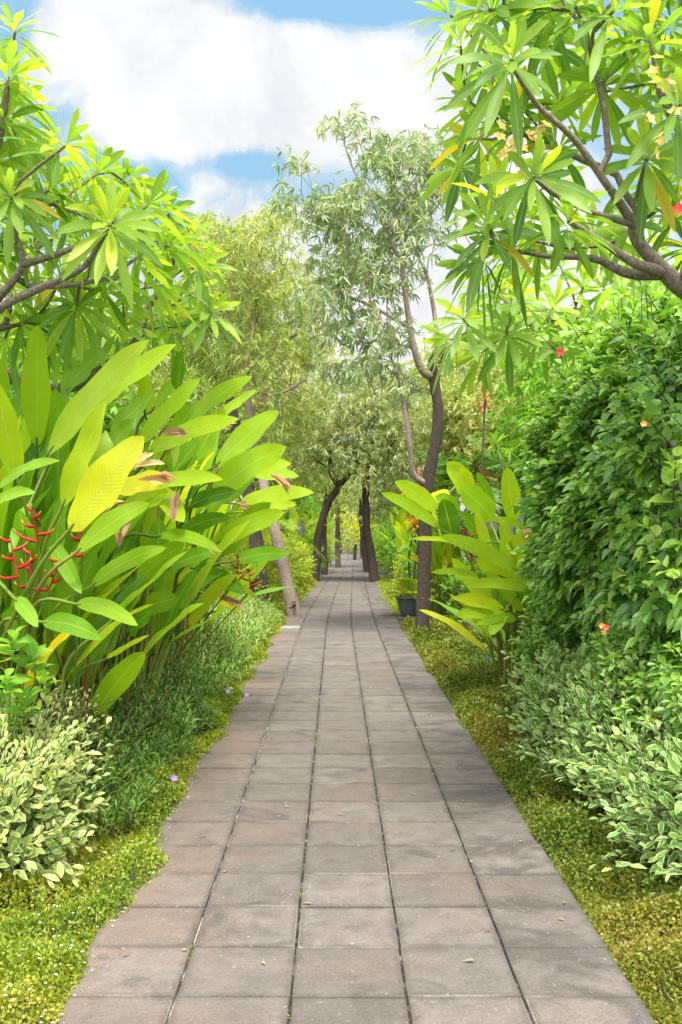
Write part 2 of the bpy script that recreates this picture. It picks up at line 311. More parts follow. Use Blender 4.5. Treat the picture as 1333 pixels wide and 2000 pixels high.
# ------------------------------------------------------------------ ground, path
def ground():
    g = Geo(); ys = np.array([-60, -5, 0, 10, 18]+list(range(22, 92, 4))+[120, 200, 400.]); xs = np.array([-320, -160, -60, -15, -4, -1.5, 1.5, 4, 15, 60, 160, 320.])
    v = np.array([[(x, y, gz(y)-.055) for x in xs] for y in ys]); a = len(xs)
    i = np.arange(len(ys)-1)[:, None]*a+np.arange(a-1)[None]
    g.add(v, np.stack([i, i+1, i+a+1, i+a], -1), v[..., :2], .5)
    m = bpy.data.materials.new('soil_ground'); m.use_nodes = True; t = m.node_tree; b = t.nodes['Principled BSDF']; b.inputs['Roughness'].default_value = 1
    tcn = N(t, 'ShaderNodeTexCoord'); n = N(t, 'ShaderNodeTexNoise', Scale=3.0, Detail=8.0, Roughness=.7); t.links.new(tcn.outputs['Object'], n.inputs['Vector'])
    n2 = N(t, 'ShaderNodeTexNoise', Scale=.4, Detail=5.0); t.links.new(tcn.outputs['Object'], n2.inputs['Vector'])
    c = RAMP(t, n.outputs[0], [(.3, (.03, .022, .015)), (.7, (.08, .062, .042))])
    c = MIX(t, RAMP(t, n2.outputs[0], [(.4, (0, 0, 0)), (.6, (.9,)*3)]), c, (.06, .10, .02)); t.links.new(c, b.inputs['Base Color'])
    tag(g.build('ground', m), kind='structure')
ground()

def paving_mat():
    m = bpy.data.materials.new('paving_stone'); m.use_nodes = True; t = m.node_tree; b = t.nodes['Principled BSDF']
    tcn = N(t, 'ShaderNodeTexCoord'); at = N(t, 'ShaderNodeAttribute', attribute_name='tint')
    def nn(s, d=5., r=.6, dist=0.):
        n = N(t, 'ShaderNodeTexNoise', Scale=float(s), Detail=d, Roughness=r, Distortion=dist); t.links.new(tcn.outputs['Object'], n.inputs['Vector']); return n.outputs[0]
    base = RAMP(t, at.outputs['Fac'], [(0, (.118, .101, .091)), (.5, (.153, .132, .119)), (1, (.195, .170, .155))])
    big, mid, fine, vfine = nn(1.3, 5., .6, .4), nn(7, 7., .65, .3), nn(70, 3., .7), nn(260, 2., .6)
    c = MIX(t, RAMP(t, mid, [(.35, (0, 0, 0)), (.7, (.7,)*3)]), base, (.082, .068, .06))
    c = MIX(t, RAMP(t, big, [(.5, (0, 0, 0)), (.72, (.35,)*3)]), c, (.17, .12, .098))
    sx = N(t, 'ShaderNodeSeparateXYZ'); t.links.new(tcn.outputs['Object'], sx.inputs[0])
    leftm = RAMP(t, M_(t, 'ADD', M_(t, 'MULTIPLY', sx.outputs[0], -.8), M_(t, 'MULTIPLY', M_(t, 'SUBTRACT', big, .5), 1.6)), [(.42, (0, 0, 0)), (1.0, (.6,)*3)])
    c = MIX(t, leftm, c, (.20, .13, .095))
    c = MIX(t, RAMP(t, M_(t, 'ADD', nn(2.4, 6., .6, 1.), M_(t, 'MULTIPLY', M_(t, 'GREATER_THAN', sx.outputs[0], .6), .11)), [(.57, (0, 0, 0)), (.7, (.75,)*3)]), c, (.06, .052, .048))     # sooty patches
    # dirt at the slab edges and pale lime along some joints
    uvn = N(t, 'ShaderNodeUVMap'); su = N(t, 'ShaderNodeSeparateXYZ'); t.links.new(uvn.outputs[0], su.inputs[0])
    ex = M_(t, 'ABSOLUTE', M_(t, 'SUBTRACT', su.outputs[0], .5)); ey = M_(t, 'ABSOLUTE', M_(t, 'SUBTRACT', su.outputs[1], .5))
    e = M_(t, 'ADD', M_(t, 'MAXIMUM', ex, ey), M_(t, 'MULTIPLY', M_(t, 'SUBTRACT', mid, .5), .12))
    c = MIX(t, RAMP(t, e, [(.42, (0, 0, 0)), (.51, (.75,)*3)]), c, (.07, .058, .05))
    lime = M_(t, 'MULTIPLY', M_(t, 'GREATER_THAN', M_(t, 'MAXIMUM', ex, ey), .487), RAMP(t, nn(1.7, 3.), [(.52, (0, 0, 0)), (.6, (1,)*3)]))
    c = MIX(t, M_(t, 'MULTIPLY', lime, .16), c, (.6, .56, .5))
    c = MIX(t, RAMP(t, nn(34, 4., .7), [(.62, (0, 0, 0)), (.7, (.6,)*3)]), c, (.34, .31, .28))
    f = M_(t, 'ADD', M_(t, 'MULTIPLY', fine, .9), M_(t, 'ADD', M_(t, 'MULTIPLY', vfine, 1.1), 0.0))
    vm = N(t, 'ShaderNodeVectorMath', operation='SCALE'); t.links.new(c, vm.inputs[0]); t.links.new(f, vm.inputs['Scale']); t.links.new(vm.outputs[0], b.inputs['Base Color'])
    b.inputs['Roughness'].default_value = .82
    bp = N(t, 'ShaderNodeBump', Strength=.6, Distance=.005); t.links.new(M_(t, 'ADD', fine, M_(t, 'MULTIPLY', vfine, .6)), bp.inputs['Height']); t.links.new(bp.outputs[0], b.inputs['Normal'])
    return m
def slab(g, x0, x1, y0, y1, dz, tint, dx=0.0, bev=.005, tilt=(0, 0)):
    xm, ym = (x0+x1)/2, (y0+y1)/2; z0 = gz(ym)+dz
    def c(x, y, z):
        return (x+dx, y, z0+z-(.013 if y > 18 else 0)*(y-ym)+tilt[0]*(x-xm)+tilt[1]*(y-ym))
    o = [(x0, y0), (x1, y0), (x1, y1), (x0, y1)]; i_ = [(x0+bev, y0+bev), (x1-bev, y0+bev), (x1-bev, y1-bev), (x0+bev, y1-bev)]
    v = [c(*p, 0) for p in i_]+[c(*p, -bev) for p in o]+[c(*p, -.05) for p in o]
    q = [(0, 1, 2, 3)]
    for a in range(4):
        b_ = (a+1) % 4; q += [(4+a, 4+b_, b_, a), (8+a, 8+b_, 4+b_, 4+a)]
    uv = [(bev/.4, bev/.4), (1-bev/.4, bev/.4), (1-bev/.4, 1-bev/.4), (bev/.4, 1-bev/.4)]+[(0, 0), (1, 0), (1, 1), (0, 1)]*2
    g.add(v, q, uv, tint)
def path():
    g = Geo(); R = random.Random(5)
    for c in range(5):
        y = .2+R.uniform(-.01, .01); x0 = -1.0+c*.4
        w = (.004, .006, .005, .004, .006)
        while y < 84:
            gy = .006+R.random()*.004
            slab(g, x0+(.0042 if c else 0), x0+.4-(.0042 if c < 4 else 0), y+gy/2, y+.4-gy/2, R.uniform(-.002, .002), min(1, max(0, R.gauss(.5, .2))),
                 path_dx(y+.2)+R.uniform(-.002, .002), .0035, (R.uniform(-.003, .003), R.uniform(-.003, .003)))
            y += .4+R.uniform(-.0012, .0012)
    PV = paving_mat()
    tag(g.build('path', PV, smooth=False), kind='structure')
    g = Geo()                                                          # side stepping pavement by the pot
    for ix in range(2):
        slab(g, 1.03+ix*.4, 1.41+ix*.4, 17.2, 17.6, -.004, .62+.1*ix, 0, .006); slab(g, 1.03+ix*.4, 1.41+ix*.4, 17.63, 18.0, -.006, .55, 0, .006)
    tag(g.build('side_path', PV, smooth=False), kind='structure')
    g = Geo(); slab(g, -.985, -.615, 15.44, 15.76, .014, 1.0, 0, .008)
    o = g.build('concrete_cover', plain('pale_concrete', (.30, .27, .24), .9, .15), smooth=False); tag(o, 'pale flat concrete cover plate on the left edge of the path', 'cover plate')
    # sand and dirt in the joints
    g = Geo(); ys = np.arange(0, 85, 1.0); v = []
    for y in ys:
        for x in (-1.0, 1.0): v.append((x+path_dx(y), y, gz(y)-.012))
    i = np.arange(len(ys)-1)*2; g.add(v, np.stack([i, i+1, i+3, i+2], -1), np.zeros((len(v), 2)), .5)
    m = bpy.data.materials.new('joint_sand'); m.use_nodes = True; t = m.node_tree; b = t.nodes['Principled BSDF']; b.inputs['Roughness'].default_value = 1
    tcn = N(t, 'ShaderNodeTexCoord'); n = N(t, 'ShaderNodeTexNoise', Scale=9.0, Detail=6.0, Roughness=.75); t.links.new(tcn.outputs['Object'], n.inputs['Vector'])
    sx = N(t, 'ShaderNodeSeparateXYZ'); t.links.new(tcn.outputs['Object'], sx.inputs[0])
    nl = M_(t, 'ADD', n.outputs[0], M_(t, 'MULTIPLY', M_(t, 'LESS_THAN', sx.outputs[0], -.45), .12))
    t.links.new(RAMP(t, nl, [(.5, (.02, .017, .014)), (.6, (.12, .1, .085)), (.72, (.42, .38, .33))]), b.inputs['Base Color'])
    tag(g.build('path_bed', m), kind='structure')
path()

# ------------------------------------------------------------------ ground cover
def edge_noise(y, ph): return .05*np.sin(y*1.7+ph)+.035*np.sin(y*4.3+ph*2)+.02*np.sin(y*11+ph)
def mound(x, y, ph): return np.clip(.5+.42*np.sin(x*6+ph)*np.sin(y*2.3+ph)+.25*np.sin(y*5.1+x*3+ph*2)+.15*np.sin(y*13+x*11), .1, 1.2)
def cover(name, label, side, y0, y1, wnear, nper, mat, ph, h, flowers, inner=1.0, over=0.0):
    g = Geo()
    # density falls off with distance, size grows
    n = nper; u = rng.random(n); y = y0*(y1/y0)**u
    xin = inner-over*np.clip(edge_noise(y, ph)*8+.4, 0, 1)+edge_noise(y, ph+1)*.25
    v = rng.random(n)**1.15; x = xin+v*(wnear)
    base = mound(x, y, ph); e = np.clip((x-xin)/.12, .15, 1)*np.clip((y1-y)/.6, .1, 1)
    z = h*base*e*rng.random(n)**.45
    dx = np.array([path_dx(a) for a in y]); gg = np.array([gz(a) for a in y])
    pos = np.stack([side*x+dx, y, z+gg-.03], 1)
    d = nz(rand_unit(n)+np.array([-side*.25, -.2, .75])); sz = .010+.0018*y
    t_ = np.clip(rng.normal(.47, .17, n)+.45*(mound(x*.9, y*.7, ph+3)-.5), 0, 1)
    flecks(g, pos, d, rand_unit(n)+np.array([0, 0, .6]), sz*rng.uniform(.6, 1.2, n), sz*rng.uniform(.6, 1.0, n), t_)
    # wispy sprigs standing above
    m = n//(14 if side < 0 else 22); k_ = rng.integers(0, n, m); p2 = pos[k_]
    flecks(g, p2, nz(rng.normal(0, .35, (m, 3))+np.array([0, 0, 1])), rand_unit(m), sz[k_]*rng.uniform(1.5, 3.2, m), sz[k_]*.3, np.clip(rng.normal(.75, .15, m), 0, 1), droop=.2)
    o = g.build(name, mat); tag(o, label, 'ground cover', kind='stuff')
    if flowers:
        g = Geo(); k_ = rng.choice(np.where((y < 7) & (x-xin < .3))[0], flowers); p2 = pos[k_]+np.array([0, 0, .025])
        for a in range(4):
            th = a*pi/2+.4
            flecks(g, p2, np.tile([cos(th), sin(th), .3], (flowers, 1)), (0, 0, 1), .006, .005, .5)
        f = g.build('white_flowers', MT['flwhite'], o); f['kind'] = 'stuff'
cover('ground_cover', 'yellow-green creeping ground cover with tiny white flowers spilling over left path edge', -1, 2.6, 34, .72, 150000, MT['cov'], .3, .2, 260, inner=.97, over=.10)
cover('ground_cover', 'mossy olive ground cover mounded along the straight right path edge', 1, 2.6, 16.4, .98, 190000, MT['covR'], 2.1, .24, 0, inner=1.01, over=.035)
# grass beyond the pot on the right
def grass(name, label, xs, ys, n, L, w, mat, lean=.4):
    g = Geo(); x = rng.uniform(*xs, n); y = rng.uniform(*ys, n); pos = np.stack([x+[path_dx(a) for a in y], y, np.array([gz(a) for a in y])-.04], 1)
    d = rng.normal(0, lean, (n, 3)); d[:, 2] = 1
    leaves(g, pos, d, rand_unit(n), rng.uniform(.6, 1.2, n)*L, w, rng.random(n), PR_NAR, droop=rng.uniform(.1, .7, n), fold=.2)
    tag(g.build(name, mat), label, 'grass', kind='stuff')
grass('grass', 'fresh green grass verge beyond the grey pot on right side', (1.0, 1.55), (18.3, 34), 9000, .16, .014, MT['gold'])

# ------------------------------------------------------------------ shrubs made of leafy shoots
def shoot_leaves(g, gs, o, d, length, per, L, Wd, prof, tints, spread=1.0, up=.3, droop=.25, fold=.25, sag=.15, start=.15, stem=.004, opposite=False, wav=0):
    n = len(o); d = nz(d); tk = np.linspace(start, 1, per)
    ref = nz(np.cross(d, rand_unit(n))); ref2 = np.cross(d, ref)
    ph = rng.uniform(0, 6.28, n)
    ang = ph[:, None]+np.arange(per)*(2.399 if not opposite else pi)+(0 if not opposite else (np.arange(per)//2)*pi/2)
    rad = np.cos(ang)[..., None]*ref[:, None]+np.sin(ang)[..., None]*ref2[:, None]
    p = o[:, None]+d[:, None]*(length[:, None]*tk)[..., None]; p[..., 2] -= sag*length[:, None]*tk**2
    w = (1.0-.55*tk)[None, :, None]*spread
    ld = nz(rad*w+d[:, None]*(.35+.5*tk)[None, :, None]+np.array([0, 0, up])+rng.normal(0, .15, p.shape))
    nr = nz(d[:, None]*.8+np.array([0, -.25, .8])+rng.normal(0, .25, p.shape))
    sz = (1-.45*tk**3)[None]*rng.uniform(.6, 1.2, (n, per))*rng.uniform(.75, 1.2, (n, 1))
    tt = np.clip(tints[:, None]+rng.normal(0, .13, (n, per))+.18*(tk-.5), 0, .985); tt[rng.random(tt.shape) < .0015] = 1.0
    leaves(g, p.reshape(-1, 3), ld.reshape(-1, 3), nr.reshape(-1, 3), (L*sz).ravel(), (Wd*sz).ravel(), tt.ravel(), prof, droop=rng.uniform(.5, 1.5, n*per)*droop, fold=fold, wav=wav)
    if gs is not None:
        for i in range(n):
            s = np.linspace(0, 1, 4)[:, None]; q = o[i]+d[i]*length[i]*s; q[:, 2] -= sag*length[i]*s[:, 0]**2
            tube(gs, q, np.array([1, .85, .7, .4])*stem, 4, .5)
def shell(center, radii, n, power=2.0, inner=.75, bias=(0, 0, 0), zmin=None):
    u = []; got = 0
    while got < n:
        a = rand_unit(n*2); w = a@np.array(bias, float); keep = rng.random(len(a)) < np.clip(.5+w, .04, 1); a = a[keep]; u.append(a); got += len(a)
    u = np.concatenate(u)[:n]; r = np.array(radii, float)
    s = (np.abs(u/r)**power).sum(1)**(-1/power)
    lump = 1+.12*np.sin(u[:, 0]*7+center[0])*np.sin(u[:, 1]*9+center[1])+.08*np.sin(u[:, 2]*11+u[:, 1]*8)
    k_ = rng.uniform(inner, 1, n)**.7
    p = np.array(center)+u*(s*lump*k_)[:, None]
    nr = nz(u/r)
    if zmin is not None: p[:, 2] = np.maximum(p[:, 2], zmin+rng.random(n)*.1)
    return p, nr
def bush(name, label, cat, center, radii, nshoot, per, L, Wd, mat, prof=PR_OV, slen=.35, tint=.45, power=2.4, bias=(0, -.3, .3), up=.3, droop=.3, fold=.25, updir=.7,
         group=None, inner=.7, stems=8, opposite=False, stem=.004, part='leaves', origin=None, jt=.15, spread=1.0, twigs=True):
    c = np.array(center, float); base = origin if origin is not None else (c[0], c[1], gz(c[1]))
    T = thing(name, label, cat, base, group); g = Geo(); gs = Geo()
    p, nr = shell(c, radii, nshoot, power, inner, bias)
    p[:, 2] = np.maximum(p[:, 2], base[2]+.02)
    d = nz(nr+np.array([0, 0, updir])+rng.normal(0, .3, nr.shape)); ln = slen*rng.uniform(.6, 1.25, nshoot)
    tn = np.clip(rng.normal(tint, jt, nshoot), 0, 1)
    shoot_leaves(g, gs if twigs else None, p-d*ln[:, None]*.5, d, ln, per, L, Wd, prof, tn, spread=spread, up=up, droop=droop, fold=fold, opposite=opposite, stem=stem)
    for i in range(stems):
        a = rng.uniform(0, 6.28); b0 = np.array([base[0]+rng.normal(0, radii[0]*.2), base[1]+rng.normal(0, radii[1]*.3), base[2]-.05])
        e = p[rng.integers(nshoot)]; m = (b0+e)/2+rng.normal(0, .05, 3)+[0, 0, .1]
        q = smooth_line([(*b0, .014), (*m, .011), (*e, .005)], 5); tube(gs, q[:, :3], q[:, 3], 6, .5)
    g.build(part, mat, T); gs.build('stems', MT['twig'], T); return T

# hibiscus hedge on the right
hb = bush('hibiscus_hedge', 'tall dense dark green hibiscus hedge with overlapping leaves on right', 'hedge', (2.58, 6.95, 1.83), (.98, 2.4, .98), 3000, 9, .112, .076, MT['hib'],
          slen=.34, tint=.48, power=4.2, bias=(-.55, -.25, .15), up=-.12, droop=.35, updir=.55, inner=.8, stems=26, jt=.22, stem=.005)
# looser light growth over the top and low front of the hedge
T = hb; g = Geo(); gs = Geo()
p = np.concatenate([shell((2.6, 7.0, 2.72), (.9, 2.3, .35), 330, 2.5, .6, (-.3, -.1, .5))[0], shell((2.1, 5.3, 1.5), (.4, .6, .8), 60, 2.5, .8, (-.4, -.4, .1))[0]])
d = nz(np.array([-.25, -.15, 1.0])+rng.normal(0, .35, p.shape))
shoot_leaves(g, gs, p, d, rng.uniform(.2, .5, len(p)), 8, .125, .082, PR_OV, np.clip(rng.normal(.74, .12, len(p)), 0, 1), up=.1, droop=.3)
g.build('young_shoots', MT['hib'], T, 'paler yellow-green young shoots on top of the hedge'); gs.build('stems', MT['twig'], T)
def flower5(g, c, n, r, tint=.5, up=.3, tw=.8):
    n = nz(np.array(n, float)); a = nz(np.cross(n, [.3, .2, 1.0])); b = np.cross(n, a)
    for i in range(5):
        th = i*2*pi/5+rng.random()*.2
        leaves(g, c, [a*cos(th)+b*sin(th)+n*up], [n], r, r*tw, tint, PR_OV, droop=.1, fold=.15)
for px, py, Z in ((1095, 690, 6.6), (1325, 408, 5.6), (1180, 1222, 5.3), (1188, 1232, 5.3), (1172, 1228, 5.3)):
    pass
def one_flower(parent, px, py, Z, mat, r=.05, name='flower', n=(-.3, -1, .3)):
    g = Geo(); flower5(g, P(px, py, Z), n, r); return g.build(name, mat, parent)
one_flower(hb, 1095, 688, 6.3, MT['flred'], .035); one_flower(hb, 1258, 828, 4.6, MT['florg'], .018)

# green shrubs at the foot of the hedge
sh1 = bush('ixora_shrub', 'glossy green ixora shrub with orange-red blossom at foot of hedge', 'shrub', (1.93, 5.6, .66), (.42, .75, .5), 430, 8, .095, .04, MT['hib'], PR_LAN, .26, .62, bias=(-.4, -.35, .3), opposite=True, up=.1)
one_flower(sh1, 1176, 1222, 4.95, MT['florg'], .018); one_flower(sh1, 1184, 1225, 4.93, MT['flred'], .018); one_flower(sh1, 1180, 1234, 4.95, MT['florg'], .015)
bush('green_shrub', 'low glossy green shrub between right heliconia clump and hedge', 'shrub', (1.95, 7.9, .55), (.45, .9, .5), 380, 8, .10, .045, MT['hib'], PR_LAN, .28, .55, bias=(-.4, -.3, .3), up=.1)
bush('green_shrub', 'broad glossy green shrub at right edge below the hedge', 'shrub', (1.82, 4.55, .82), (.27, .45, .3), 190, 8, .09, .042, MT['hib'], PR_LAN, .24, .5, bias=(-.3, -.4, .3), up=.1)
# variegated shrubs
def varieg(label, c, r, n, mat, L=.098, Wd=.036, **kw):
    return bush('variegated_shrub', label, 'shrub', c, r, n, 10, L, Wd, mat, PR_LAN, .46, .45, jt=.25, bias=(kw.pop('bx', -.3), -.3, .35), power=3.0, inner=.45, opposite=True, up=.25, droop=.25, stem=.003, **kw)
varieg('white-edged pale green shrub at lower right corner of path border', (1.70, 4.35, .38), (.36, .62, .38), 230, MT['var'], group='white-edged shrubs right')
varieg('white-edged pale green shrub beneath the ixora, middle of its row', (1.66, 5.4, .36), (.38, .72, .38), 250, MT['var'], group='white-edged shrubs right')
varieg('white-edged pale green shrub at the far end of its row', (1.66, 6.8, .28), (.36, .95, .38), 270, MT['var'], group='white-edged shrubs right')
varieg('cream-edged pale shrub at left frame edge below the heliconia', (-1.63, 4.55, .34), (.31, .50, .38), 260, MT['varL'], L=.088, Wd=.037, bx=.3)
varieg('small cream-edged shrub tucked behind the larger one on left', (-1.72, 5.45, .42), (.22, .3, .30), 130, MT['varL'], L=.06, Wd=.026, bx=.3)
# bright broad-leaved plant, lower left
bl = thing('broad_leaf_plant', 'light green broad-leaved young plant at left frame edge under heliconia', 'plant', (-1.72, 4.75, 0)); g = Geo(); gs = Geo()
for px, py, Z in ((25, 1255, 4.6), (60, 1290, 4.65), (10, 1330, 4.5), (45, 1370, 4.6), (-20, 1290, 4.8), (85, 1330, 4.9), (10, 1385, 4.9), (-10, 1420, 4.7)):
    e = P(px, py, Z); b0 = np.array([-1.72+rng.normal(0, .05), 4.8, 0]); q = smooth_line([(*b0, .007), (*((b0+e)/2+[-.03, 0, .05]), .006), (*e, .003)], 5); tube(gs, q[:, :3], q[:, 3], 5, .4)
    shoot_leaves(g, None, np.array([e-[0, 0, .1]]), np.array([[.1, -.1, 1.]]), np.array([.16]), 9, .15, .075, PR_OV, np.array([.55]), spread=1.3, up=.05, droop=.35)
g.build('leaves', MT['brt'], bl); gs.build('stems', MT['hel_stem'], bl)

# ruellia border (narrow dark leaves) along the left: individual plants
def ruellia(label, x0, x1, y0, y1, n, h, tint=.35, Ls=1.0):
    T = thing('ruellia_bush', label, 'shrub', ((x0+x1)/2, (y0+y1)/2, gz(y0)), 'ruellia bushes along the left path edge'); g = Geo(); gs = Geo()
    x = rng.uniform(x0, x1, n); y = rng.uniform(y0, y1, n); hh = h*rng.uniform(.55, 1.1, n)*np.clip((x1-x)/(x1-x0)*1.7+.35, 0, 1)
    o = np.stack([x+[path_dx(a) for a in y], y, [gz(a)-.03 for a in y]], 1); d = nz(np.stack([rng.normal(.12, .22, n), rng.normal(-.08, .2, n), np.ones(n)], 1))
    shoot_leaves(g, gs, o, d, hh, 15, .12*Ls, .017*Ls, PR_NAR, np.clip(rng.normal(tint, .15, n), 0, 1), spread=1.1, up=.55, droop=.45, fold=.3, start=.25, stem=.0035, opposite=True)
    g.build('leaves', MT['rue'], T); gs.build('stems', MT['twig'], T); return T
r1 = ruellia('dark narrow-leaved ruellia bush beside the cream-edged shrub, nearest of its row', -2.1, -1.13, 4.95, 6.9, 400, .74, .34)
r2 = ruellia('dark narrow-leaved ruellia bush in front of the heliconia stems, second of its row', -2.0, -1.10, 6.7, 8.8, 420, .78, .4)
ruellia('narrow-leaved ruellia bush beyond the heliconia stems, third of its row', -2.0, -1.08, 8.7, 11.6, 420, .78, .55, 1.1)
ruellia('lighter green ruellia bush before the leaning trunk, farthest of its row', -1.9, -1.06, 11.4, 16.4, 500, .72, .68, 1.25)
for T, px, py, Z in ((r1, 445-105, 1520, 5.3), (r1, 300, 1500, 6.2), (r2, 445, 1350, 7.6), (r2, 482, 1357, 7.9)):
    g = Geo(); flower5(g, P(px, py, Z), (.3, -.8, .6), .022); g.build('flower', MT['flpur'], T)
# dark strap grass tufts behind the moss on the right
def tuft(label, c, n, L, mat, w=.014, r=.15, group=None, name='grass_tuft', cat='grass tuft', tint=.4, droop=.8):
    T = Geo(); a = rng.uniform(0, 6.28, n); rr = r*np.sqrt(rng.random(n))
    pos = np.stack([c[0]+rr*np.cos(a), c[1]+rr*np.sin(a), np.full(n, gz(c[1])-.03)], 1)
    sp_ = rng.uniform(.1, .9, n); d = np.stack([np.cos(a)*sp_, np.sin(a)*sp_, np.ones(n)], 1)
    leaves(T, pos, d, np.stack([-np.cos(a)*.3, -np.sin(a)*.3, np.ones(n)], 1), L*rng.uniform(.6, 1.15, n), w, np.clip(rng.normal(tint, .2, n), 0, 1), PR_STRAP, droop=rng.uniform(.3, 1, n)*droop, fold=.3)
    return tag(T.build(name, mat), label, cat, group)
for (x, y), lb in zip(((1.75, 7.7), (1.72, 8.7), (1.62, 9.8), (1.68, 10.9), (1.6, 12.1), (1.62, 13.2)),
                      ('dark strappy grass tuft at far end of the white-edged shrubs', 'dark grass tuft below the right heliconia, second from the white-edged shrubs', 'dark grass tuft below the right heliconia leaves, third of the row',
                       'dark grass tuft under the right heliconia tips, fourth of the row', 'dark grass tuft just right of the rough trunk', 'dark grass tuft right behind the rough trunk')):
    tuft(lb, (x, y), 150, .42, MT['dkgrass'], group='dark grass tufts on right border')
# big fern-like yellow frond at right frame edge comes with the palm builder below

# ------------------------------------------------------------------ heliconia clumps
def blade(gl, gs, base, tip, width, tint, root, droop=.12, face=None, fold=.22, curl=0, stem_r=.011):
    base, tip = np.array(base, float), np.array(tip, float); d = tip-base; L = np.linalg.norm(d)
    d = d+np.array([0, 0, droop*L])
    f = np.array([-.1, -1., .45]) if face is None else np.array(face, float)
    leaves(gl, [base], [d], [f], np.linalg.norm(d), width, tint, PR_HEL, droop=droop*L/np.linalg.norm(d), fold=fold, wav=.2, curl=curl, rag=.35)
    # midrib on the underside and stalk to the root
    if root is not None:
        root = np.array(root, float); dn = nz(d); m = base-dn*min(.35, .3*np.linalg.norm(base-root)); m2 = root+(m-root)*.5; m2[:2] = root[:2]+(m[:2]-root[:2])*.38
        q = smooth_line([(*root, stem_r*1.5), (*m2, stem_r*1.25), (*m, stem_r), (*base, stem_r*.75), (*(base+dn*L*.08), stem_r*.5)], 5)
        tube(gs, q[:, :3], q[:, 3], 6, min(1, max(0, random.gauss(.5, .2))))
def hel_flower(T, top, root, n=5, size=.16, lean=(1, 0)):
    """zig-zag red bracts with orange tips on a stalk"""
    fl = bpy.data.objects.new('flower', None); C.objects.link(fl); fl.parent = T; fl.location = (0, 0, 0)
    gs, gr = Geo(), Geo(); top = np.array(top, float); ax = nz(np.array([random.uniform(-.4, .4), random.uniform(-.3, .3), 1.]))
    lower = top-ax*size*n*.36
    q = smooth_line([(*root, .008), (*((lower+np.array(root))/2+[0, 0, .02]), .007), (*lower, .006)], 5); tube(gs, q[:, :3], q[:, 3], 5, .4)
    tube(gr, [lower, (lower+top)/2, top], [.006, .005, .003], 5, .1)
    az = random.uniform(-.5, .5)
    for o in (gs.build('stalk', MT['hel_stem'], T), gr.build('axis', MT['bract'], T)): o.parent = fl
    for i in range(n):
        gr = Geo(); p = lower+(top-lower)*i/(n-.5); sg = 1 if i % 2 else -1
        az += random.uniform(-.5, .5); out = np.array([cos(az)*sg, sin(az)*sg, random.uniform(-.15, .3)+.09*i]); L = size*(1.0-.12*i)*random.uniform(.7, 1.2)
        pts = [p, p+out*L*.3, p+out*L*.65+[0, 0, L*.02], p+out*L*.9+[0, 0, L*.14], p+out*L+[0, 0, L*.24], p+out*L*1.04+[0, 0, L*.33]]
        tube(gr, pts, [.004, .011, .008, .005, .003, .001], 6, np.repeat([0, .1, .3, .6, .9, 1], 6))
        gr.build('bract', MT['bract'], T).parent = fl
    return fl
def helic(label, root_c, spread, heroes, nrand, lean, h, tintm=.5, z0=0, group=None, blade_L=(.6, 1.05), width=(.10, .19), nstem=40, reach=.7, name='heliconia_clump'):
    T = thing(name, label, 'heliconia', (root_c[0], root_c[1], gz(root_c[1])), group); gl, gs = Geo(), Geo()
    def root(): return np.array([root_c[0]+rng.uniform(-1, 1)*spread[0], root_c[1]+rng.uniform(-1, 1)*spread[1], gz(root_c[1])-.03])
    for (bx, by, tx, ty, Z, w, tn, dr) in heroes:
        b0, t0 = P(bx, by, Z), P(tx, ty, Z-.25)
        blade(gl, gs, b0, t0, w/F*Z*1.0, tn, root(), dr, fold=random.uniform(.08, .3))
    for i in range(nrand):
        r = root(); a = rng.uniform(0, 6.28); ou = np.array([cos(a), sin(a), 0])*rng.uniform(.1, 1)*reach+np.array(lean)*rng.uniform(.2, 1.1)
        k_ = rng.uniform(.3, 1); hb_ = h*k_; b0 = r+ou*.45*(1.3-k_*.5)+np.array([0, 0, hb_]); L = rng.uniform(*blade_L)
        t0 = b0+nz(np.array([ou[0], ou[1], rng.uniform(.3, 1.9)*k_+.15]))*L
        blade(gl, gs, b0, t0, rng.uniform(*width), float(np.clip(rng.normal(tintm, .24), 0, .97)), r, rng.uniform(.05, .4), face=nz(np.array([-ou[0], -ou[1]-.5, 1.0])+rng.normal(0, .5, 3)), fold=rng.uniform(.05, .35), curl=rng.normal(0, .06))
    for i in range(nstem):                                             # sheathed upright stems
        r = root(); e = r+np.array([rng.normal(.1, .12)+lean[0]*.15, rng.normal(0, .12), rng.uniform(.45, .85)*h*.9])
        q = smooth_line([(*r, .017), (*((r+e)/2+rng.normal(0, .02, 3)), .013), (*e, .0015)], 4); tube(gs, q[:, :3], q[:, 3], 6, float(np.clip(rng.normal(.62, .22), 0, 1)))
    gl.build('leaves', MT['hel'], T); gs.build('stems', MT['hel_stem'], T); return T
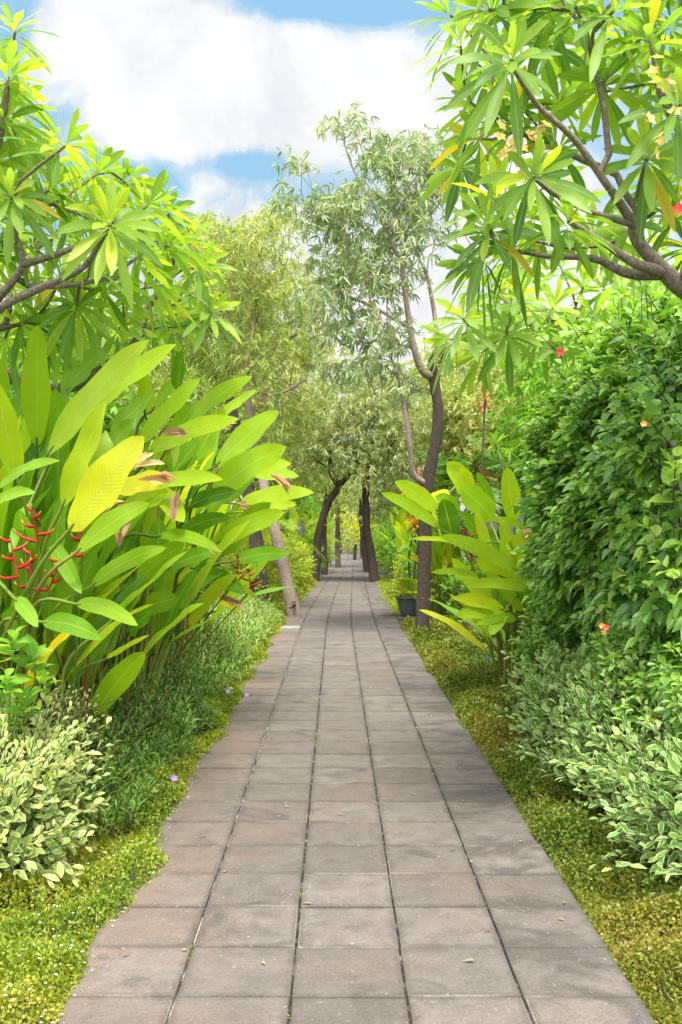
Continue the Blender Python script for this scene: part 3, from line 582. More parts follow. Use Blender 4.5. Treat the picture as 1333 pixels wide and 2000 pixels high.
H1 = [  # base px,py, tip px,py, depth, width px, tint, droop
 (72, 872, 74, 634, 5.6, 60, .62, .02), (92, 890, 292, 663, 5.3, 58, .70, .18), (165, 812, 345, 672, 5.6, 46, .66, .12), (34, 935, -14, 735, 5.0, 58, .68, .1),
 (122, 990, 208, 783, 5.0, 52, .72, .06), (135, 1036, 282, 852, 4.7, 88, .90, .05), (8, 800, -30, 640, 5.4, 50, .5, .1), (-8, 958, 118, 900, 4.7, 24, .45, .35),
 (-15, 990, 70, 962, 4.6, 26, .5, .3), (120, 770, 205, 682, 6.2, 52, .42, .1), (150, 1078, 292, 982, 5.0, 46, .55, .2), (178, 1145, 325, 1070, 5.1, 36, .45, .25),
 (150, 1180, 270, 1222, 4.9, 34, .5, .3), (84, 1215, 200, 1248, 4.9, 40, .3, .25), (230, 958, 333, 936, 5.2, 46, .93, .1), (206, 1288, 292, 1240, 5.3, 13, .75, .05),
 (30, 1170, 75, 1225, 4.7, 30, .4, .2), (60, 980, 20, 1080, 5.2, 30, .3, .1), (100, 1060, 160, 1160, 5.3, 34, .35, .1), (0, 880, 60, 760, 5.8, 60, .35, .1), (45, 1000, 100, 880, 5.8, 55, .3, .1)]
H2 = [(269, 870, 393, 738, 6.4, 38, .60, .12), (288, 885, 468, 818, 6.2, 42, .66, .22), (365, 818, 493, 735, 7.4, 38, .6, .12), (346, 765, 356, 684, 7.0, 32, .15, .05),
 (283, 805, 288, 728, 6.8, 44, .6, .05), (288, 952, 436, 936, 6.0, 36, .66, .2), (269, 1135, 362, 1060, 6.2, 46, .5, .1), (307, 1048, 434, 1078, 6.0, 26, .5, .35),
 (300, 800, 345, 740, 7.2, 30, .55, .1), (215, 850, 300, 770, 6.6, 40, .45, .1), (330, 870, 380, 790, 7.0, 44, .4, .1), (310, 960, 360, 1020, 6.1, 42, .75, .2),
 (250, 1240, 300, 1190, 6.0, 40, .2, .1), (280, 1190, 350, 1170, 6.4, 46, .45, .15), (240, 1000, 330, 960, 6.2, 50, .8, .1), (200, 900, 260, 820, 6.6, 50, .5, .1), (330, 1110, 420, 1080, 6.4, 34, .3, .2)]
H3 = [(422, 910, 544, 802, 8.0, 50, .62, .12), (412, 968, 560, 872, 7.6, 62, .62, .22), (432, 812, 502, 762, 9.0, 26, .6, .1), (422, 1063, 558, 1000, 7.6, 44, .6, .15),
 (432, 1082, 530, 982, 7.8, 52, .42, .08), (470, 982, 614, 962, 8.4, 34, .68, .2), (456, 1096, 565, 1082, 8.2, 32, .3, .2), (400, 1000, 500, 930, 8.3, 48, .4, .15),
 (440, 940, 570, 905, 8.6, 40, .7, .2), (380, 900, 440, 800, 8.4, 48, .45, .1), (370, 990, 465, 960, 7.6, 34, .1, .2), (350, 1040, 450, 1010, 7.8, 34, .2, .2),
 (400, 1120, 480, 1160, 8.2, 34, .25, .3), (430, 1130, 505, 1172, 8.5, 16, .85, .3), (330, 940, 390, 860, 8.2, 50, .35, .1), (470, 930, 585, 930, 9.5, 36, .6, .2), (480, 1000, 580, 985, 9.8, 30, .75, .2),
 (420, 1170, 470, 1195, 8.8, 16, .9, .2), (380, 1100, 470, 1040, 8.2, 40, .5, .1)]
hA = helic('huge bright yellow-green heliconia clump at left, nearest, with red bract flowers', (-2.0, 5.9), (.45, .45), H1, 95, (.2, -.15, 0), 1.7, .42, nstem=60, blade_L=(.6, .95))
hB = helic('heliconia clump in middle of the left bank with browned leaf edges', (-1.95, 7.6), (.45, .6), H2, 100, (.3, -.1, 0), 1.75, .42, nstem=60)
hC = helic('heliconia clump leaning toward path, farthest of the left bank, orange flowers', (-1.95, 9.9), (.4, .8), H3, 100, (.35, -.1, 0), 1.75, .42, nstem=50)
def withered(T, px, py, Z, L, tx, ty):
    g = Geo(); b = P(px, py, Z); d = P(tx, ty, Z)-b
    for i in range(3): leaves(g, [b+rng.normal(0, .01, 3)], [d+rng.normal(0, .03, 3)], [rng.normal(0, .6, 3)+[0, -1, .3]], L*rng.uniform(.7, 1.1), L*.32, rng.random(), PR_LAN, droop=.3, fold=.6, wav=.5, rag=.4)
    g.build('withered_leaf', MT['wither'], T)
for a in ((262, 915, 4.9, .16, 300, 880), (270, 935, 4.9, .17, 335, 925), (215, 1000, 5.1, .12, 245, 970), (345, 960, 5.7, .13, 340, 1010), (235, 1060, 5.2, .14, 250, 1020)): withered(hA, *a)
for a in ((320, 850, 6.0, .18, 370, 820), (420, 830, 6.4, .16, 470, 825), (400, 1055, 6.0, .1, 435, 1085)): withered(hB, *a)
for a in ((430, 1165, 8.2, .22, 475, 1175), (530, 925, 7.8, .2, 575, 945), (465, 980, 7.8, .12, 500, 985)): withered(hC, *a)
for px, py, Z, s in ((62, 990, 4.9, .10), (20, 1050, 4.8, .11), (150, 1022, 5.1, .095), (60, 1075, 4.9, .10), (118, 1092, 5.2, .095)):
    hel_flower(hA, P(px, py, Z), (-1.8+rng.uniform(-.3, .2), 5.6+rng.uniform(-.3, .3), 0), 5, s)
for px, py, Z in ((466, 1085, 8.0), (486, 1110, 8.3)):
    hel_flower(hC, P(px, py, Z), (-1.75+rng.uniform(-.1, .1), 9.4+rng.uniform(-.3, .3), 0), 5, .11)
HR = [(925, 972, 874, 902, 10.6, 46, .70, .05), (966, 1015, 898, 950, 10.4, 52, .55, .1), (884, 1048, 866, 974, 10.0, 44, .05, .02), (857, 1030, 745, 962, 9.8, 27, .55, .2), (858, 1000, 772, 940, 10.2, 36, .66, .15),
 (1010, 1115, 860, 1046, 9.6, 32, .6, .2), (933, 1062, 806, 1052, 9.8, 14, .85, .1), (938, 1124, 842, 1118, 9.6, 14, .6, .15), (1004, 1020, 990, 912, 10.8, 38, .6, .05), (966, 992, 932, 922, 10.8, 22, .25, .05),
 (1024, 1196, 948, 1116, 9.6, 28, .5, .1), (1028, 1115, 1002, 1044, 9.8, 42, .72, .05), (1032, 1153, 908, 1144, 9.5, 24, .7, .25), (985, 1192, 882, 1168, 9.4, 30, .8, .2), (982, 1200, 892, 1200, 9.4, 34, .6, .2),
 (985, 1195, 958, 1240, 9.3, 30, .55, .2), (1028, 1030, 956, 1014, 9.7, 16, .6, .15), (900, 1000, 850, 970, 10.6, 36, .5, .1), (950, 1060, 900, 1000, 10.4, 40, .3, .1), (1000, 1150, 930, 1090, 10.0, 40, .75, .1),
 (1040, 1180, 1075, 1150, 9.8, 40, .1, .1), (1010, 1210, 930, 1220, 9.3, 24, .5, .3), (880, 960, 830, 985, 10.8, 24, .9, .1)]
HR = [(a, b, c, d, Z*.93, w, t_, dr) for a, b, c, d, Z, w, t_, dr in HR]
hR = helic('large-leaved heliconia clump overhanging path beside rough trunk on right', (1.8, 9.5), (.25, .3), HR, 26, (-.1, -.1, 0), 1.2, .5, nstem=45)
for px, py, Z in ((912, 1035, 9.5), (915, 1065, 9.4), (985, 1060, 9.6)):
    hel_flower(hR, P(px, py, Z), (1.8+rng.uniform(-.1, .1), 9.5, 0), 5, .13)

# ------------------------------------------------------------------ trees
def grow(trunks, tips, tip_r=.006, alpha=.35, e=2.3, wig=.05, bend=.35, segl=.35, minstart=0.0):
    """trunks: list of polylines of (x,y,z,r).  Every tip is joined to the cheapest skeleton point."""
    pos, par, rad, fixed, plen, dirs, ok = [], [], [], [], [], [], []
    for ti, tr in enumerate(trunks):
        q = smooth_line(tr, 5)
        for i, a in enumerate(q):
            if i == 0:
                if ti == 0: par_i = -1
                else: par_i = int(np.argmin(np.linalg.norm(np.array(pos)-a[:3], axis=1)))
            else: par_i = len(pos)-1
            pos.append(a[:3]); par.append(par_i); rad.append(a[3]); fixed.append(True)
            plen.append(0 if par_i < 0 else plen[par_i]+np.linalg.norm(a[:3]-pos[par_i])); dirs.append(nz(q[min(i+1, len(q)-1)][:3]-q[max(i-1, 0)][:3])); ok.append(ti > 0 or i >= minstart*len(q))
    tips = np.asarray(tips, float); A = np.array(pos); dmin = np.array([np.linalg.norm(A[:, :]-t_, axis=1).min() for t_ in tips])
    tipidx = {}
    for k_ in np.argsort(dmin):
        t_ = tips[k_]; A = np.array(pos); dd = np.linalg.norm(A-t_, axis=1); v = nz(t_-A); al = (v*np.array(dirs)).sum(1)
        cost = dd*(1.25-.3*al)+alpha*np.array(plen)+np.where(np.array(ok), 0, 50.); j = int(np.argmin(cost)); a = A[j]; D = dd[j]
        n = max(2, int(D/segl)+1); c1 = a+np.array(dirs[j])*D*bend+rng.normal(0, wig*D, 3)
        prev = j
        for i in range(1, n+1):
            s = i/n; p = (1-s)**2*a+2*s*(1-s)*c1+s*s*t_
            if i < n: p = p+rng.normal(0, wig*.25*min(D, .8), 3)
            dr = nz(p-pos[prev]); pos.append(p); par.append(prev); rad.append(0); fixed.append(False); plen.append(plen[prev]+np.linalg.norm(p-pos[prev])); dirs.append(dr); ok.append(True); prev = len(pos)-1
        tipidx[int(k_)] = prev
    n = len(pos); pos = np.array(pos); w = np.zeros(n); ch = [[] for _ in range(n)]
    for i, p_ in enumerate(par):
        if p_ >= 0: ch[p_].append(i)
    for i in range(n-1, -1, -1):
        if not ch[i]: w[i] = tip_r**e
        else: w[i] = sum(w[c_] for c_ in ch[i])
    r = w**(1/e)
    for i in range(n):
        if fixed[i]: r[i] = rad[i]
        elif par[i] >= 0: r[i] = min(r[i], r[par[i]]*.95)
    return pos, par, r, ch, fixed, np.array([pos[tipidx[i]] for i in range(len(tips))]), np.array([dirs[tipidx[i]] for i in range(len(tips))])
def skel_mesh(sk, sides=7, jit=.0, which=None, skip=0):
    pos, par, r, ch, fixed = sk[:5]; g = Geo()
    starts = [0]; done = set()
    while starts:
        s = starts.pop(); chain = [s]; cur = s
        while ch[cur]:
            c_ = [c for c in ch[cur] if c not in done]
            if not c_: break
            b = max(c_, key=lambda i: (fixed[i], r[i]))
            if chain[0] != cur or par[cur] < 0 or True:
                for o in c_:
                    if o is not b: starts.append(o); done.add(o)
            done.add(b); chain.append(b); cur = b
        pts = [pos[i] for i in chain]; rr = [r[i] for i in chain]
        if par[chain[0]] >= 0: pts = [pos[par[chain[0]]]]+pts; rr = [min(rr[0]*1.15, r[par[chain[0]]]*.98)]+rr
        if skip and chain[0] < skip:                       # the main trunk is a mesh of its own
            k_ = [i for i, c in enumerate(chain) if c < skip][-1]; pts, rr = pts[k_:], rr[k_:]
        if which is not None and (fixed[chain[0]] or (len(chain) > 1 and fixed[chain[1]])) != which: continue
        if len(pts) > 1: tube(g, pts, rr, sides if rr[0] > .02 else 5, .5, jit)
    return g
def rosette(g, tips, dirs, n, L, Wd, tint=.45, prof=PR_FRA, lo=-.35, hi=1.25, droop=.35, jt=.18, fold=.2, wav=.08, updir=.6):
    tips = np.asarray(tips); m = len(tips); ax = nz(np.asarray(dirs)+np.array([0, 0, updir])); ref = nz(np.cross(ax, rand_unit(m))); ref2 = np.cross(ax, ref)
    k_ = np.arange(n); ang = rng.uniform(0, 6.28, m)[:, None]+k_*2.399; el = lo+(hi-lo)*(k_/(n-1))[None]**1.2+rng.normal(0, .12, (m, n))
    rad = np.cos(ang)[..., None]*ref[:, None]+np.sin(ang)[..., None]*ref2[:, None]
    d = rad*np.cos(el)[..., None]+ax[:, None]*np.sin(el)[..., None]
    nr = ax[:, None]*np.cos(el)[..., None]-rad*np.sin(el)[..., None]*.9+rng.normal(0, .15, d.shape)
    pos = tips[:, None]+ax[:, None]*(np.linspace(-.06, .02, n)*(L/.3))[None, :, None]
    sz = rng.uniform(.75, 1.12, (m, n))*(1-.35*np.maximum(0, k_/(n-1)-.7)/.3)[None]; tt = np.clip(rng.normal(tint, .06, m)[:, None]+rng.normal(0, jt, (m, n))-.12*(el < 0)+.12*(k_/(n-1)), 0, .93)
    old = rng.random((m, n)) < .018; tt = np.where(old, 1.0, tt)
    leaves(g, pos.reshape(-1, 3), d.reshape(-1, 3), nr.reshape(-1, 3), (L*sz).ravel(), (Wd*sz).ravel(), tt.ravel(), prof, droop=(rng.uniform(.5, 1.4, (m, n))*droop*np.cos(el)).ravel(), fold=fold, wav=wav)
def cluster(px, py, rx, ry, n, Z, dz):
    u = rand_unit(n)*(rng.random(n)**.4)[:, None]
    return [P(px+a[0]*rx, py+a[1]*ry, Z+a[2]*dz) for a in u]

def flower_bunch(T, px, py, Z, n=7, r=.035, spread=.07):
    c = P(px, py, Z); e = bpy.data.objects.new('flower_cluster', None); C.objects.link(e); e.parent = T
    for i in range(n):
        g = Geo(); flower5(g, c+rng.normal(0, spread*.6, 3), rng.normal(0, .6, 3)+[0, -.8, .5], r, random.random(), .25)
        g.build('blossom', MT['petal'], T).parent = e
    return e

# frangipani, right
FR_T = [[(2.9, 6.4, -.05, 0.0820), (2.75, 6.1, 1.0, 0.0738), (2.35, 5.5, 1.9, 0.0615), (*P(1420, 640, 5.0), 0.0508), (*P(1330, 562, 4.75), 0.0443), (*P(1300, 532, 4.7), 0.0410)],
        [(*P(1300, 532, 4.7), 0.0377), (*P(1246, 472, 4.65), 0.0295), (*P(1232, 430, 4.6), 0.0238), (*P(1182, 355, 4.5), 0.0180), (*P(1120, 270, 4.4), 0.0148), (*P(1050, 205, 4.3), 0.0123), (*P(1002, 130, 4.2), 0.0131)],
        [(*P(1300, 532, 4.7), 0.0312), (*P(1240, 514, 4.6), 0.0230), (*P(1185, 478, 4.5), 0.0164), (*P(1112, 432, 4.4), 0.0139)],
        [(*P(1285, 535, 4.7), 0.0328), (*P(1225, 533, 4.8), 0.0254), (*P(1160, 505, 4.8), 0.0180), (*P(1070, 500, 4.8), 0.0131), (*P(1000, 488, 4.8), 0.0098)],
        [(*P(1236, 440, 4.6), 0.0164), (*P(1150, 412, 4.5), 0.0139), (*P(1085, 380, 4.4), 0.0115), (*P(1040, 345, 4.3), 0.0098)],
        [(*P(1248, 470, 4.65), 0.0287), (*P(1245, 395, 4.7), 0.0180), (*P(1262, 318, 4.6), 0.0115)],
        [(*P(1330, 562, 4.75), 0.0369), (*P(1380, 450, 4.5), 0.0328), (*P(1350, 300, 4.4), 0.0287), (*P(1290, 180, 4.3), 0.0180)],
        [(*P(1190, 300, 4.5), 0.0164), (*P(1178, 200, 4.6), 0.0148), (*P(1152, 90, 4.6), 0.0115)]]
fr_t = [(1000, 118, 4.15), (1045, 347, 4.25), (1262, 312, 4.5), (1270, 75, 4.3), (1180, 165, 4.7), (1125, 15, 4.5), (1060, 15, 4.7), (955, 20, 4.6), (1330, 205, 4.2), (968, 385, 4.7), (928, 515, 4.8), (955, 445, 4.6),
        (1112, 428, 4.4), (985, 488, 4.8), (1200, 20, 4.4), (1320, 40, 4.6), (1290, 160, 4.8), (1100, 190, 5.1), (1320, 335, 5.1), (1085, 290, 5.0), (1060, 90, 5.0),
        (900, 90, 4.9), (920, 200, 5.0), (1150, 80, 5.2), (1230, -30, 4.6), (1100, -40, 4.8), (980, -50, 4.6), (1330, -40, 4.5), (1380, 120, 4.6), (1400, 250, 4.8), (1000, 250, 5.0), (1010, 200, 5.1), (1230, 450, 5.3), (1310, 420, 5.2),
        (880, 30, 5.4), (960, 130, 5.6), (1010, 420, 5.8), (1180, 60, 5.6), (1250, 130, 5.6), (1120, 130, 5.8), (1330, 110, 5.4), (1070, 360, 5.8), (1290, 360, 5.8), (1040, 470, 5.6), (1160, 450, 5.8), (900, 330, 5.9), (930, 270, 5.6), (1340, 480, 5.2), (1090, -10, 5.8), (1000, 0, 5.2)]
def frangi(label, trunks, tips, n, L, Wd, tint, tip_r=.0085, name='frangipani_tree', cat='tree', up=.5, droop=.38):
    T = thing(name, label, cat, trunks[0][0][:3]); sk = grow(trunks, [P(*a) for a in tips], tip_r=tip_r, alpha=.3, wig=.08, bend=.35, segl=.14)
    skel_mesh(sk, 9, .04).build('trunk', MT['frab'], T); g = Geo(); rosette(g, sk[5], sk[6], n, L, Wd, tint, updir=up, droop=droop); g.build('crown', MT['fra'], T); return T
f1 = frangi('frangipani tree reaching in from upper right with yellow blossoms', FR_T, fr_t, 23, .27, .052, .54, droop=.36)
for a in ((1000, 275, 4.3), (1010, 300, 4.3), (1290, 252, 4.2), (1310, 165, 4.2), (1045, 262, 4.35)): flower_bunch(f1, *a)
one_flower(f1, 1327, 408, 4.3, MT['flred'], .035, 'red_blossom')
# second frangipani behind, right
FR2 = [[(3.6, 9.2, -.05, .12), (3.3, 9.0, 1.6, .10), (*P(1200, 700, 8.6), .08), (*P(1150, 640, 8.5), .06)], [(*P(1150, 640, 8.5), .05), (*P(1090, 620, 8.3), .035), (*P(1000, 650, 8.0), .02)], [(*P(1170, 670, 8.5), .05), (*P(1235, 580, 8.4), .03)]]
fr2 = [(1020, 578, 7.6), (990, 652, 7.8), (905, 622, 7.6), (880, 664, 7.9), (1250, 560, 8.2), (1240, 640, 8.0), (1140, 560, 8.2), (1080, 602, 8.0), (1095, 520, 8.3), (1200, 500, 8.6), (1300, 600, 7.6), (950, 560, 8.2), (1160, 620, 7.9),
       (1320, 520, 8.2), (1060, 660, 8.2), (940, 690, 8.2), (1180, 560, 8.8), (1010, 520, 8.8), (1120, 680, 8.5), (1270, 470, 9.0), (1330, 640, 8.6), (960, 620, 8.6), (1300, 560, 9.2), (1000, 600, 9.2), (1400, 560, 8.5)]
f2 = frangi('frangipani tree rising behind the hedge, under the larger one', FR2, fr2, 22, .34, .066, .66, droop=.3)
# frangipani, left
FL = [[(-3.0, 6.4, -.05, .12), (-2.95, 6.2, 1.2, .11), (-2.7, 5.8, 2.2, .09), (*P(-90, 680, 5.6), .06)],
      [(*P(-90, 680, 5.6), .04), (*P(0, 602, 5.1), .024), (*P(80, 562, 5.0), .02), (*P(165, 520, 4.9), .016), (*P(214, 445, 4.8), .014)],
      [(*P(-60, 650, 5.4), .032), (*P(0, 580, 5.1), .022), (*P(44, 517, 5.0), .018), (*P(30, 455, 5.0), .014), (*P(25, 395, 4.9), .014)],
      [(*P(44, 517, 5.0), .02), (*P(100, 500, 5.0), .018), (*P(150, 482, 5.0), .014)],
      [(*P(60, 560, 5.1), .018), (*P(130, 558, 5.3), .016), (*P(210, 545, 5.5), .013)],
      [(*P(-60, 640, 5.4), .04), (*P(-50, 420, 5.1), .03), (*P(0, 270, 4.9), .018), (*P(15, 165, 4.8), .014)],
      [(*P(-20, 720, 6.6), .05), (*P(120, 760, 6.9), .045), (*P(255, 680, 6.9), .034), (*P(290, 600, 6.9), .026), (*P(335, 540, 6.9), .018)]]
fl_t = [(16, 150, 4.8), (14, 235, 4.9), (128, 285, 4.7), (215, 440, 4.75), (22, 385, 4.8), (290, 402, 5.4), (395, 520, 6.8), (415, 610, 6.8), (330, 478, 6.2), (372, 470, 6.9), (180, 500, 5.4), (95, 370, 5.2), (60, 480, 5.6), (150, 602, 5.6),
        (50, 630, 5.8), (300, 560, 6.2), (100, 655, 6.0), (20, 560, 5.8), (235, 640, 6.6), (160, 420, 5.3), (205, 560, 5.8), (268, 500, 5.8), (120, 545, 5.8), (-15, 320, 5.0), (60, 300, 5.2), (10, 660, 6.2), (350, 640, 7.0), (250, 360, 5.6),
        (190, 340, 5.4), (-60, 220, 5.0), (-80, 400, 5.0), (30, 450, 5.2), (330, 420, 6.5), (280, 450, 6.2), (240, 590, 6.4), (180, 650, 6.8), (70, 570, 6.4), (300, 620, 7.2), (110, 460, 6.0), (60, 400, 6.0), (380, 570, 7.4), (-20, 500, 5.2), (310, 400, 6.6), (340, 600, 7.6), (30, 60, 5.6), (40, 210, 6.0), (90, 330, 6.2), (150, 380, 6.2), (200, 400, 6.4), (0, 430, 6.2), (130, 620, 6.8), (60, 680, 6.8), (200, 690, 7.0), (270, 660, 7.4)]
f3 = frangi('frangipani tree reaching in from the left frame edge with yellow-green leaves', FL, fl_t, 25, .28, .053, .60, droop=.42)
flower_bunch(f3, 306, 372, 5.5, 7, .022, .06)

# silver-leaved trees
def spray_leaves(g, tips, dirs, n, L, Wd, tint, spread=.16, prof=PR_NAR, droop=.35, per=6, jt=.16, down=.2):
    tips = np.asarray(tips); m = len(tips); cnt = n//per
    c = tips[:, None]+rand_unit(m*cnt).reshape(m, cnt, 3)*spread*rng.random((m, cnt, 1))**.5
    ax = nz(np.asarray(dirs)[:, None]*.6+rand_unit(m*cnt).reshape(m, cnt, 3)*.9+np.array([0, 0, -down]))
    r1_ = nz(np.cross(ax, rand_unit(m*cnt).reshape(m, cnt, 3))); r2_ = np.cross(ax, r1_)
    an = np.arange(per)*2*pi/per+rng.uniform(0, 6, (m, cnt, 1))
    d = (np.cos(an)[..., None]*r1_[:, :, None]+np.sin(an)[..., None]*r2_[:, :, None])*.8+ax[:, :, None]*.7+np.array([0, 0, -down])
    p = np.broadcast_to(c[:, :, None], d.shape); k_ = m*cnt*per
    tt = np.clip(np.repeat(rng.normal(tint, .1, m), cnt*per)+rng.normal(0, jt, k_), 0, 1)
    if prof is None: flecks(g, p.reshape(-1, 3), d.reshape(-1, 3), rand_unit(k_), L*rng.uniform(.6, 1.2, k_), Wd, tt, droop)
    else: leaves(g, p.reshape(-1, 3), d.reshape(-1, 3), rand_unit(k_)+np.array([0, -.2, .6]), L*rng.uniform(.6, 1.2, k_), Wd, tt, prof, droop=rng.uniform(.5, 1.3, k_)*droop, fold=.2)
def tree(label, trunks, cl, Zc, dz, leafn, L, Wd, mat, bark, tint, tip_r=.005, spread=.2, prof=PR_NAR, name='silver_trumpet_tree', pale=None, alpha=.35, wig=.12, per=6, jitb=.08, minstart=.5, e=2.3, group=None, down=.2, segl=.35):
    tips = []
    for c_ in cl: tips += cluster(*c_[:5], c_[5] if len(c_) > 5 else Zc, c_[6] if len(c_) > 6 else dz)
    b = trunks[0][0]; T = thing(name, label, 'tree', (b[0], b[1], b[2]), group); sk = grow(trunks, tips, tip_r=tip_r, alpha=alpha, wig=wig, segl=segl, minstart=minstart, e=e)
    if pale is None: skel_mesh(sk, 9, jitb).build('trunk', bark, T)
    else:
        g = Geo(); q = smooth_line(trunks[0], 5); tube(g, q[:, :3], q[:, 3], 12, .5, jitb*1.3); g.build('trunk', bark, T)
        skel_mesh(sk, 8, .04, skip=len(q)).build('branches', pale, T)
    g = Geo(); spray_leaves(g, sk[5], sk[6], leafn, L, Wd, tint, spread, prof, per=per, down=down); g.build('crown', mat, T); return T
Z1 = 14.2
R1 = [[(*P(826, 1247, Z1), 0.1050), (*P(826, 1200, Z1), 0.0991), (*P(830, 1100, Z1), 0.0924), (*P(832, 1010, Z1), 0.0882), (*P(838, 930, Z1), 0.0882), (*P(852, 860, Z1), 0.0798), (*P(856, 800, Z1), 0.0756), (*P(849, 750, Z1), 0.0756), (*P(848, 722, Z1), 0.1008), (*P(858, 690, Z1), 0.0840), (*P(868, 672, Z1), 0.0504)],
      [(*P(846, 735, Z1), 0.0756), (*P(824, 722, Z1-.1), 0.0588), (*P(808, 675, Z1-.2), 0.0487), (*P(797, 610, Z1-.2), 0.0420), (*P(788, 540, Z1-.2), 0.0378), (*P(784, 480, Z1-.2), 0.0269), (*P(768, 400, Z1), 0.0168), (*P(760, 320, Z1), 0.0101)],
      [(*P(834, 945, Z1), 0.0504), (*P(808, 925, Z1-.1), 0.0437), (*P(800, 860, Z1-.2), 0.0403), (*P(790, 800, Z1-.2), 0.0353), (*P(783, 760, Z1-.3), 0.0269), (*P(765, 700, Z1-.5), 0.0151)],
      [(*P(858, 700, Z1), 0.0504), (*P(850, 620, Z1+.2), 0.0336), (*P(835, 540, Z1+.3), 0.0252), (*P(815, 470, Z1+.4), 0.0168), (*P(870, 380, Z1+.5), 0.0101)],
      [(*P(800, 640, Z1-.2), 0.0294), (*P(730, 600, Z1-.4), 0.0218), (*P(660, 570, Z1-.6), 0.0134)], [(*P(787, 520, Z1-.2), 0.0252), (*P(730, 400, Z1-.3), 0.0168), (*P(690, 330, Z1), 0.0118), (*P(664, 250, Z1), 0.0059)]]
CL1 = [(668, 232, 38, 22, 5), (690, 275, 18, 20, 2), (590, 318, 34, 14, 4), (770, 300, 75, 45, 26), (855, 300, 60, 55, 18), (640, 430, 85, 48, 34), (750, 400, 100, 60, 42), (680, 520, 85, 60, 46), (840, 400, 70, 80, 24),
       (640, 600, 48, 50, 20), (720, 640, 90, 45, 22), (800, 480, 60, 60, 16), (558, 400, 26, 20, 5), (905, 320, 36, 60, 10), (765, 690, 50, 34, 10), (680, 720, 60, 26, 9), (800, 760, 40, 22, 6), (880, 700, 20, 20, 3), (760, 560, 40, 40, 10)]
tree('tall tree with rough dark trunk and silvery leaves by right path edge', R1, CL1, Z1, 1.3, 38, .15, .028, MT['tab'], MT['bark_d'], .55, pale=MT['bark_p'], spread=.26, tip_r=.005)
# left leaning pale trunk tree, and dark trunk behind the heliconia
ZL = 17.6
LT = [[(*G(578, ZL)[:2], -.08, 0.1428), (*P(566, 1160, ZL), 0.1218), (*P(552, 1100, ZL), 0.1092), (*P(536, 1030, ZL), 0.1008), (*P(510, 920, ZL+.3), 0.0798), (*P(488, 800, ZL+.6), 0.0672), (*P(478, 720, ZL+.8), 0.0546)],
      [(*P(480, 730, ZL+.8), 0.0588), (*P(520, 690, ZL+.5), 0.0420), (*P(575, 655, ZL+.3), 0.0294), (*P(625, 640, ZL), 0.0168)], [(*P(478, 720, ZL+.8), 0.0588), (*P(455, 650, ZL+1), 0.0420), (*P(440, 560, ZL+1), 0.0252), (*P(470, 480, ZL+1), 0.0126)],
      [(*P(484, 760, ZL+.7), 0.0420), (*P(540, 770, ZL), 0.0294), (*P(600, 740, ZL), 0.0168)]]
CLL = [(480, 470, 100, 40, 30), (545, 560, 95, 80, 60), (450, 560, 60, 80, 24), (600, 670, 70, 60, 34), (500, 700, 80, 60, 30), (560, 790, 70, 50, 30), (400, 450, 40, 36, 8), (520, 430, 60, 30, 12), (380, 540, 50, 60, 12), (560, 860, 50, 30, 12)]
lt = tree('leaning pale-barked tree with olive crown at left path edge', LT, CLL, ZL+1, 2.0, 62, .16, .026, MT['olive'], MT['bark_p'], .55, pale=MT['bark_p'], spread=.34, tip_r=.006, name='olive_leaved_tree', wig=.16, minstart=.7)
LD = [[(*G(512, 19.2)[:2], -.1, .16), (*P(506, 1120, 19.2), .15), (*P(498, 1040, 19.4), .14), (*P(470, 880, 20), .12), (*P(440, 740, 20.5), .09)]]
tree('dark brown trunked tree standing behind the leaning pale trunk', LD, [(420, 560, 90, 90, 36), (520, 640, 80, 70, 26), (440, 700, 80, 60, 26), (350, 640, 70, 70, 20)], 21, 1.8, 90, .18, .034, MT['olive'], MT['bark_m'], .4, spread=.4, name='olive_leaved_tree')
# spotlight clamped to the leaning trunk
sl = thing('spotlight', 'small black spotlight fixed low on the leaning pale trunk', 'spotlight', P(575, 1180, ZL-.17)); g = Geo(); c = P(575, 1180, ZL-.17)
tube(g, [c+[0, .06, -.02], c+[.0, -.02, .0], c+[.0, -.05, .02]], [.028, .038, .04], 10); g.build('housing', MT['black'], sl); g = Geo()
tube(g, [c+[0, -.05, .02], c+[0, -.051, .021]], [.036, .002], 10); g.build('lens', MT['glass'], sl); g = Geo()
tube(g, [c+[-.09, .05, -.07], c+[-.02, .04, -.05], c+[0, .02, -.02]], [.008, .008, .008], 6); g.build('bracket', MT['black'], sl)

# path trees further along
def small_tree(label, base, pts, cl, Z, leafn=110, tint=.45, mat='dkolive', bark='bark_d', L=.2, Wd=.045, spread=.95, name='path_tree', forks=(), tip_r=.008, dz=1.6, down=.25):
    tr = [[(base[0], base[1], gz(base[1])-.08, base[2])]+[(*P(a, b, Z), r) for a, b, r in pts]]
    for f in forks: tr.append([(*P(a, b, Z), r) for a, b, r in f])
    return tree(label, tr, cl, Z, dz, leafn, L, Wd, MT[mat], MT[bark], tint, spread=spread, prof=PR_DIA, name=name, tip_r=tip_r, wig=.12, jitb=.1, minstart=.75, down=down, segl=.5)
small_tree('dark curved trunk tree on left path edge, leaning over path', (*G(614, 31)[:2], .16), [(619, 1085, .13), (623, 1040, .12), (641, 985, .115), (668, 942, .11)],
           [(640, 860, 75, 50, 36), (600, 800, 60, 50, 24), (690, 830, 60, 70, 34), (700, 910, 50, 36, 16), (590, 890, 36, 36, 12), (655, 760, 80, 50, 30)], 31, 64, .68, forks=([(663, 948, .12), (648, 925, .09), (645, 890, .05)], [(665, 945, .1), (684, 925, .07), (700, 890, .04)]))
